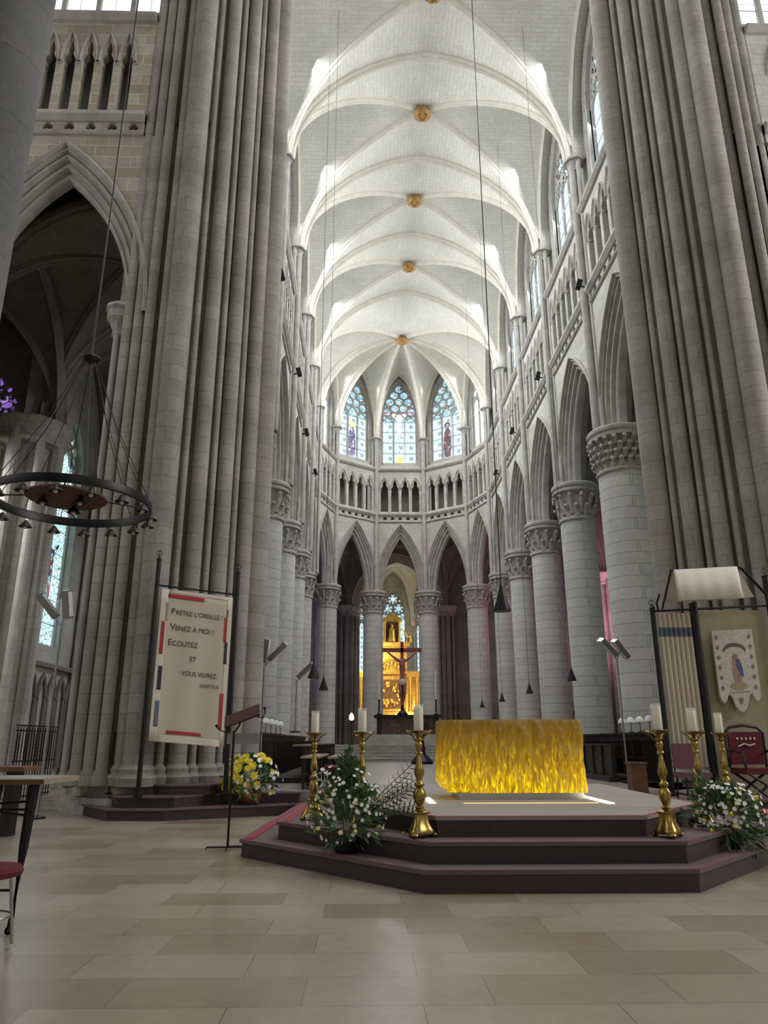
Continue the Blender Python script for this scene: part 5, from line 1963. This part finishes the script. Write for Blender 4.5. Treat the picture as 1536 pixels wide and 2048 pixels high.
MB().lathe([(.03, .12), (.07, .08), (.13, .04), (.15, 0), (.12, -.05), (.05, -.08), (.02, -.10)], (hx, hy, 7.42), 18).build('knob', M['iron'], t)
for k in range(12):
    a = 2*PI*k/12
    MB().tube([(hx+.08*math.cos(a), hy+.08*math.sin(a), 7.40), (hx+.85*RR*math.cos(a)*.55, hy+.85*RR*math.sin(a)*.55, 6.2), (hx+RR*math.cos(a), hy+RR*math.sin(a), hz_+.06)], .007, 5).build('rod', M['iron'], t)
MB().tube([(hx, hy, 7.5), (hx, hy, 27)], .013, 6).build('cable', M['iron'], t)

# ------------------------------------------------------------------ cone pendant lamps
def cone_lamp(x, y, z, r, h, label, top=27.4):
    t = thing('pendant_lamp', label, 'lamp', (x, y, z), 'black cone lamps hanging on long cables')
    MB().lathe([(r, 0), (r*1.02, .01), (r*.55, h*.5), (r*.28, h*.85), (r*.2, h), (r*.12, h*1.05), (r*.1, h*1.2), (.004, h*1.25)], (x, y, z), 20).build('cone_shade', M['black'], t)
    MB().lathe([(.01, 0), (r*.9, .0)], (x, y, z+.012), 16, cap=False).build('diffuser', M['white'], t)
    MB().tube([(x, y, z+h*1.2), (x, y, top)], .007 if y > 14 else .010, 5).build('cable', M['iron'], t)
    return t
cone_lamp(2.21, 12.0, 3.40, .145, .42, 'large black cone lamp hanging near, in front of the right-hand columns', 33)
for s, y, lab in ((1, 21.2, 'nearest of the small black cone lamps in the right-hand row'), (1, 26.9, 'second small black cone lamp of the right-hand row'), (1, 32.5, 'third small black cone lamp of the right-hand row'), (1, 38.2, 'farthest small black cone lamp of the right-hand row'),
                  (-1, 16.9, 'nearer small black cone lamp of the left-hand row'), (-1, 20.9, 'farther small black cone lamp of the left-hand row')):
    k = round((y - (Y0-B/2))/B)
    zt = max(hprof(3.5/SH, ZS, ZK), hprof(min(1, abs(y-(Y0-B/2)-k*B)/(B/2)), ZS, ZK)) + .12
    cone_lamp(A+3.5*s, y, 2.72 if s < 0 else 3.0, .13, .33, lab, zt if y > 18 else 33)

# ------------------------------------------------------------------ choir stalls, lamps
def stall(x0, s, y0, label):
    """x0 = outer back, s = direction towards the axis; 3 m long"""
    L = 3.3
    t = thing('choir_stall', label, 'stall', (x0+s*.75, y0+L/2, .4), 'dark oak choir stalls')
    def bx(xa, ya, za, xb, yb, zb, nm, m_='wood'):
        xs = sorted((x0+s*xa, x0+s*xb))
        return MB().box(xs[0], y0+ya, .4+za, xs[1], y0+yb, .4+zb).build(nm, M[m_], t, 0)
    bx(0, 0, 0, .08, L, 1.15, 'back_panel')
    bx(-.03, 0, 1.15, .16, L, 1.2, 'top_rail')
    bx(.08, 0, 0, 1.55, L, .12, 'step')
    for k in range(5):
        yy = (L-.08)*k/4
        bx(.08, yy, .12, .62, yy+.08, .95, 'divider')
        bx(.05, yy-.02, .95, .66, yy+.1, 1.0, 'armrest')
    for k in range(4):
        yy = (L-.08)*k/4
        bx(.10, yy+.1, .52, .56, yy+(L-.08)/4-.02, .57, 'seat')
    bx(1.35, 0, .12, 1.42, L, .86, 'desk_front')
    bx(1.12, 0, .86, 1.47, L, .90, 'book_ledge', 'lightwood' if s > 0 and y0 < 20 else 'wood')
    for k in range(5):
        yy = (L-.06)*k/4
        bx(1.42, yy, .12, 1.46, yy+.06, .86, 'panel_post')
    return t
nm = ['nearest', 'second', 'third', 'fourth', 'farthest']
for i in range(5):
    stall(A-5.25, 1, 19.2+3.4*i, 'dark oak choir stall, %s of the left-hand row' % nm[i])
    stall(A+5.25, -1, 19.2+3.4*i, 'dark oak choir stall, %s of the right-hand row' % nm[i])
lp = None
def table_lamp():
    t = thing('table_lamp', 'x', 'lamp', (0, 0, 0))
    MB().lathe([(.07, 0), (.07, .015), (.01, .03), (.01, .33)], (0, 0, 0), 10).build('stem', M['iron'], t)
    MB().lathe([(.12, .26), (.125, .27), (.10, .36), (.05, .41), (.01, .42)], (0, 0, 0), 14).build('lamp_shade', M['shade'], t)
    return t
lp = table_lamp()
first = True
for s in (1, -1):
    n = 5 if s > 0 else 6
    for k in range(n):
        y = 19.4 + (.72 if s > 0 else 1.25)*k
        lab = 'small white-shaded lamp on the %s-hand stalls, %s along' % ('right' if s > 0 else 'left', ['nearest', 'second', 'third', 'fourth', 'fifth', 'sixth'][k])
        loc = (A+s*5.18, y, 1.6)
        if first:
            lp.location = loc
            lp['label'] = lab
            lp['group'] = 'white lamps on the choir stalls'
            first = False
        else:
            dup(lp, loc, 0, lab)
# benches left of centre
for k, (x, y0_, L, lab) in enumerate(((-.62, 16.2, 3.6, 'long narrow bench table with pale top, nearer the middle of the choir'), (-1.22, 16.6, 4.2, 'long narrow bench table with pale top, nearer the left stalls'))):
    t = thing('bench', lab, 'bench', (x, y0_+L/2, .4))
    MB().box(x-.2, y0_, 1.02, x+.2, y0_+L, 1.06).build('top', M['lightwood'], t, 0)
    for j in range(4):
        yy = y0_+.06+(L-.18)*j/3
        MB().box(x-.16, yy, .4, x-.11, yy+.06, 1.02).build('leg', M['wood'], t, 0)
        MB().box(x+.11, yy, .4, x+.16, yy+.06, 1.02).build('leg', M['wood'], t, 0)
    MB().box(x-.18, y0_+.05, .66, x+.18, y0_+L-.05, .69).build('shelf', M['wood'], t, 0)
    MB().box(x-.2, y0_+1.2, 1.06, x-.16, y0_+1.3, 1.26).build('book_rest', M['wood'], t, 0)
    MB().box(x-.2, y0_+2.4, 1.06, x-.16, y0_+2.5, 1.26).build('book_rest', M['wood'], t, 0)
side_chair(-.62, 15.3, .4, 'round red stool between the platform and the bench tables', 'red')

# eagle lectern
ex, ey = 2.5, 35.2
t = thing('eagle_lectern', 'dark eagle lectern standing on the axis far down the choir', 'lectern', (ex, ey, .4))
MB().lathe([(.50, 0), (.50, .12), (.38, .25), (.20, .40), (.14, .55), (.18, .65), (.12, .8), (.10, 1.1), (.16, 1.2), (.10, 1.28)], (ex, ey, .4), 20).build('pedestal', M['iron'], t)
MB().ball((ex, ey, .4+1.5), .18, 12, 8, (.9, .9, 1.3)).build('eagle_body', M['iron'], t)
for sx in (-1, 1):
    MB().add([(ex, ey, 2.05), (ex+sx*.28, ey, 2.28), (ex+sx*.38, ey, 2.05), (ex+sx*.26, ey, 1.7), (ex+sx*.05, ey, 1.6)] + [(ex, ey+.06, 2.05), (ex+sx*.28, ey+.06, 2.28), (ex+sx*.38, ey+.06, 2.05), (ex+sx*.26, ey+.06, 1.7), (ex+sx*.05, ey+.06, 1.6)],
             [(0, 1, 2, 3, 4), (9, 8, 7, 6, 5), (0, 5, 6, 1), (1, 6, 7, 2), (2, 7, 8, 3), (3, 8, 9, 4)]).build('wing', M['iron'], t, 0)
MB().ball((ex, ey-.06, 2.18), .07, 8, 6).build('head', M['iron'], t)

# ------------------------------------------------------------------ high altar group
t = thing('altar', 'dark stone high altar at the far end of the choir, under the hanging cross', 'altar', (A, 43.4, 1.2))
MB().box(A-2.6, 42.2, 1.2, A+2.6, 45.2, 1.48).build('step', M['mould'], t, 0)
MB().box(A-2.3, 42.6, 1.48, A+2.3, 45.0, 1.76).build('step', M['mould'], t, 0)
MB().box(A-1.55, 43.2, 1.76, A+1.55, 44.0, 2.66).build('body', plain('red_brown_marble', (.12, .06, .045), .4, noise=.6, scale=6), t, 0)
for s in (-1, 1):
    MB().box(A+s*1.62-.12, 43.05, 1.76, A+s*1.62+.12, 44.1, 2.66).build('side_pier', M['iron'], t, 0)
MB().box(A-1.9, 42.95, 2.66, A+1.9, 44.2, 2.82).build('table', M['iron'], t, 0)
for i, (x, lab) in enumerate(((A-1.62, 'tall thin white altar candle, left end of the high altar'), (A+1.62, 'tall thin white altar candle, right end of the high altar'))):
    t = thing('altar_candle', lab, 'candle', (x, 43.2, 2.82), 'candles of the high altar')
    MB().lathe([(.14, 0), (.14, .05), (.05, .15), (.04, .75), (.09, .8), (.04, .85)], (x, 43.2, 2.82), 10).build('candlestick', M['iron'], t)
    MB().cyl(x, 43.2, 3.67, 5.25, .045, 10).build('wax', M['wax'], t)
# crucifix
kx, ky = 2.02, 43.6
t = thing('crucifix', 'tall reddish standing crucifix on the high altar, before the gilded altarpiece', 'crucifix', (kx, ky, 2.82))
redw = plain('red_lacquer_cross', (.22, .05, .045), .5)
MB().box(kx-.09, ky, 2.82, kx+.09, ky+.1, 7.0).build('upright', redw, t, 0)
MB().box(kx-1.15, ky, 6.38, kx+1.15, ky+.1, 6.62).build('crossbeam', redw, t, 0)
MB().lathe([(.3, 0), (.3, .1), (.12, .25), (.1, .4)], (kx, ky+.05, 2.82), 12).build('foot', M['iron'], t)
def figure(skel, faces=None, sub=2):
    pass
def skin_figure(name, verts, edges, radii, material, parent, root=0, sub=2):
    off = parent_world(parent)
    me = bpy.data.meshes.new(name)
    me.from_pydata([Vector(v)-off for v in verts], edges, [])
    o = bpy.data.objects.new(name, me)
    COL.objects.link(o)
    md = o.modifiers.new('skin', 'SKIN')
    sv = me.skin_vertices[0].data if me.skin_vertices else None
    if sv is None:
        bm = bmesh.new()
        bm.from_mesh(me)
        bm.verts.layers.skin.verify()
        bm.to_mesh(me)
        bm.free()
        sv = me.skin_vertices[0].data
    for i, r in enumerate(radii):
        sv[i].radius = (r, r)
        sv[i].use_root = (i == root)
    md2 = o.modifiers.new('sub', 'SUBSURF')
    md2.levels = sub
    md2.render_levels = sub
    dg = bpy.context.evaluated_depsgraph_get()
    m2 = bpy.data.meshes.new_from_object(o.evaluated_get(dg))
    m2.name = name
    o.modifiers.clear()
    o.data = m2
    m2.materials.append(material)
    for p in m2.polygons:
        p.use_smooth = True
    o.parent = parent
    return o
def P_(x, z, y=0):
    return (kx+x, ky-.12+y, z)
H = 1.0
vv = [P_(0, 4.75), P_(0, 5.1), P_(0, 5.55), P_(0, 5.85), P_(.04, 6.02, -.03), P_(.05, 6.2, -.06),
      P_(.25, 5.9), P_(.58, 6.15), P_(.92, 6.45), P_(-.25, 5.9), P_(-.58, 6.15), P_(-.92, 6.45),
      P_(.12, 4.6), P_(.13, 4.05, -.1), P_(.04, 3.5), P_(-.12, 4.6), P_(-.11, 4.05, -.1), P_(-.04, 3.5), P_(.03, 3.35, -.08), P_(-.03, 3.35, -.08)]
ee = [(0, 1), (1, 2), (2, 3), (3, 4), (4, 5), (3, 6), (6, 7), (7, 8), (3, 9), (9, 10), (10, 11), (0, 12), (12, 13), (13, 14), (0, 15), (15, 16), (16, 17), (14, 18), (17, 19)]
rr = [.17, .14, .19, .16, .07, .13, .09, .065, .05, .09, .065, .05, .12, .085, .055, .12, .085, .055, .045, .045]
skin_figure('corpus', vv, ee, rr, M['skin'], t)
MB().lathe([(.19, 0), (.22, .1), (.20, .3), (.17, .34)], (kx, ky-.12, 4.5), 12).build('loincloth', M['cream'], t)
# sanctuary lamp flame
t = thing('lamp', 'small glowing flame lamp between the left apse columns', 'lamp', (-.88, 43, 1.2))
MB().lathe([(.15, 0), (.15, .04), (.03, .1), (.03, 1.2), (.1, 1.25), (.1, 1.32)], (-.88, 43, 1.2), 12).build('stand', M['iron'], t)
MB().lathe([(.05, 0), (.14, .1), (.12, .28), (.03, .42)], (-.88, 43, 2.5), 12).build('flame', M['flame'], t)

# ------------------------------------------------------------------ gilded altarpiece of the end chapel
ax, ay = 2.05, 62.6
t = thing('altarpiece', 'towering gilded altarpiece with columns, arch and crowned niche in the end chapel', 'altarpiece', (ax, ay, 0))
def gb(x0, z0, x1, z1, d=.3, nm='panel', m_='gilt', y=0):
    return MB().box(ax+x0, ay-d+y, z0, ax+x1, ay+.3, z1).build(nm, M[m_], t, 0)
gb(-2.9, 0, 2.9, 3.3, .5, 'base', 'oak')
gb(-2.9, 3.3, 2.9, 3.7, .6, 'predella')
for s in (-1, 1):
    gb(min(s*1.25, s*2.75), 3.7, max(s*1.25, s*2.75), 6.5, .1, 'wing')
    gb(min(s*1.2, s*2.9), 6.5, max(s*1.2, s*2.9), 6.95, .5, 'entablature')
    for x in (1.5, 2.05, 2.6):
        MB().lathe([(.2, 3.7), (.2, 3.85), (.13, 3.95), (.15, 4.4), (.12, 6.1), (.2, 6.35), (.21, 6.5)], (ax+s*x, ay-.35, 0), 12, wob=lambda a, z: .08*math.sin(a*5+z*9)).build('column', M['gilt'], t, 60)
gb(-1.25, 3.7, 1.25, 9.2, .05, 'centre_panel')
gb(-.8, 3.95, .75, 6.3, .12, 'painting', 'oak')
for s in (-1, 1):
    MB().lathe([(.16, 3.7), (.12, 3.9), (.12, 6.4), (.18, 6.6)], (ax+s*1.0, ay-.3, 0), 12, wob=lambda a, z: .1*math.sin(a*5+z*9)).build('column', M['gilt'], t, 60)
P = Panel((ax+1.2, ay-.1), (ax-1.2, ay-.1), flip=True)
mb = MB()
for r_ in (.0, .16):
    a = [(ax+(1.0-r_)*math.cos(q), ay-.25, 7.0+(.95-r_)*math.sin(q)) for q in [PI*k/16 for k in range(17)]]
    mb.tube(a, .07, 8)
mb.build('arch', M['gilt'], t)
gb(-1.3, 6.75, 1.3, 6.98, .4, 'cornice')
gb(-1.5, 9.0, 1.5, 9.35, .45, 'cornice')
rg = random.Random(5)
for k in range(14):
    MB().ball((ax+rg.uniform(-.7, .7), ay-.22, rg.uniform(4.1, 6.0)), .16, 8, 6, (rg.uniform(.6, 1.3), .5, rg.uniform(.8, 1.8))).build('carved_relief', M['gilt'], t)
for k in range(5):
    MB().ball((ax+(-.6+.3*k), ay-.15, 7.35+.12*(2-abs(k-2))), .14, 8, 6, (.8, .5, 2.0)).build('carved_relief', M['gilt'], t)
gb(-.62, 9.35, .62, 11.2, .0, 'niche_back', 'oak')
for s in (-1, 1):
    MB().lathe([(.15, 9.35), (.11, 9.5), (.11, 10.9), (.17, 11.1)], (ax+s*.62, ay-.25, 0), 10).build('column', M['gilt'], t, 60)
    MB().tube([(ax+s*1.3, ay-.2, 9.4), (ax+s*1.45, ay-.2, 9.7), (ax+s*1.2, ay-.2, 9.9), (ax+s*1.0, ay-.2, 10.4)], [.14, .1, .1, .05], 8).build('scroll', M['gilt'], t)
gb(-.85, 11.1, .85, 11.3, .4, 'cornice')
mb = MB()
mb.add([(ax-.9, ay-.4, 11.3), (ax+.9, ay-.4, 11.3), (ax, ay-.4, 11.8), (ax-.9, ay+.2, 11.3), (ax+.9, ay+.2, 11.3), (ax, ay+.2, 11.8)], [(0, 1, 2), (5, 4, 3), (0, 2, 5, 3), (1, 4, 5, 2), (0, 3, 4, 1)])
mb.build('pediment', M['gilt'], t, 0)
MB().lathe([(.35, 9.4), (.30, 9.7), (.24, 10.2), (.26, 10.45), (.1, 10.62), (.13, 10.72), (.12, 10.86), (.03, 10.95)], (ax, ay-.25, 0), 14, wob=lambda a, z: .06*math.sin(a*5)).build('statue', M['gilt'], t, 60)
MB().lathe([(.12, 0), (.16, .2), (.1, .35), (.12, .45), (.03, .55)], (ax+1.55, ay-.3, 9.35), 10).build('statue', M['gilt'], t)
spot('altarpiece_lamp', (ax-2, 57.5, 9), (ax, 62.6, 6.5), 1500, (1, .72, .36), 70, .2)
spot('altarpiece_lamp', (ax+2, 57.5, 3), (ax, 62.6, 7), 1100, (1, .72, .36), 80, .2)
area('chapel_daylight', (A, 63.5, 12.5), (A, 57, 7), 3, 3, 260, (.95, .97, 1))
area('chapel_daylight', (A+3.5, 59.5, 10), (A-2, 60, 8), 2, 4, 120, (1, .95, .85))

# ------------------------------------------------------------------ floodlights and loudspeakers
def floodlight(x, y, z, zb, label, heads):
    t = thing('floodlight', label, 'floodlight', (x, y, zb))
    MB().cyl(x, y, zb, z, .025, 8).build('post', M['steel'], t)
    MB().lathe([(.16, 0), (.16, .03), (.03, .06)], (x, y, zb), 12).build('foot', M['iron'], t)
    for dx, dz, ry in heads:
        rot = Matrix.Rotation(R(ry), 3, 'Y') @ Matrix.Rotation(R(15), 3, 'X')
        c = Vector((x+dx, y-.05, z+dz))
        MB().tube([(x, y, z-.02), c], .015, 6).build('arm', M['steel'], t)
        MB().obox(c, .06, .12, .28, rot).build('head', M['steel'], t, 0)
        MB().obox(c + rot @ Vector((.065, 0, 0)), .006, .10, .25, rot).build('glass_front', M['shade'], t, 0)
floodlight(-6.15, 14.95, 3.6, .0, 'twin floodlight on a post left of the left crossing pier', ((-.30, .38, -38), (.08, .42, -4)))
floodlight(-2.45, 17.9, 3.1, .41, 'angled floodlight on a post between the left pier and first column', ((.02, .35, 8), (.32, .32, 48)))
floodlight(-1.95, 20.9, 3.0, 1.6, 'small angled floodlight before the left-hand columns', ((.24, .25, 48),))
floodlight(6.35, 18.9, 3.35, .4, 'angled floodlight before the nearest right-hand column', ((-.22, .30, -45), (.10, .26, -40)))
sp = None
for k, (x, y, z, lab) in enumerate(((7.43, 22.4, 16.84, 'right wall, nearest'), (7.43, 29.0, 16.72, 'right wall, second'), (7.43, 35.1, 16.77, 'right wall, third'), (7.43, 40.3, 16.4, 'right wall, farthest'),
                                    (-2.85, 20.5, 15.76, 'left wall, nearest'), (-2.85, 27.0, 15.73, 'left wall, second'), (-2.85, 31.3, 14.95, 'left wall, third'), (-2.85, 37.2, 15.2, 'left wall, farthest'))):
    lab = 'small black loudspeaker high on the ' + lab + ' of its row'
    s = 1 if x > A else -1
    if sp is None:
        t = thing('loudspeaker', lab, 'loudspeaker', (x, y, z), 'black loudspeakers on the choir walls')
        MB().obox((x, y, z), .09, .11, .16, Matrix.Rotation(R(15), 3, 'Y')).build('box', M['black'], t, 0)
        MB().tube([(x+.05, y, z-.05), (x+.2, y, z-.1)], .03, 6).build('bracket', M['black'], t)
        sp = t
    else:
        dup(sp, (x, y, z), 0 if s > 0 else PI, lab)

# iron gate in the left aisle
t = thing('iron_gate', 'black iron railing in the left aisle, beyond the table', 'gate', (-8.5, 20.2, 0))
for k in range(15):
    y = 18.9 + .16*k
    MB().cyl(-8.5, y, 0.02, 1.72, .014, 6).build('bar', M['iron'], t)
for z in (.08, .9, 1.62, 1.74):
    MB().box(-8.53, 18.85, z, -8.47, 21.2, z+.035).build('rail', M['iron'], t, 0)
ringo = None
for k in range(0, 14, 3):
    for z in (.99, 1.08, 1.17, 1.26, 1.35, 1.44, 1.53):
        y = 18.98+.16*k
        if ringo is None:
            ringo = MB().tube([(-8.5, y+.05*math.cos(q), z+.045*math.sin(q)) for q in [2*PI*j/8 for j in range(8)]], .010, 4, closed=True).build('scroll_ring', M['iron'], t)
            y_, z_ = y, z
        else:
            o = ringo.copy()
            COL.objects.link(o)
            o.location = ringo.location + Vector((0, y-y_, z-z_))
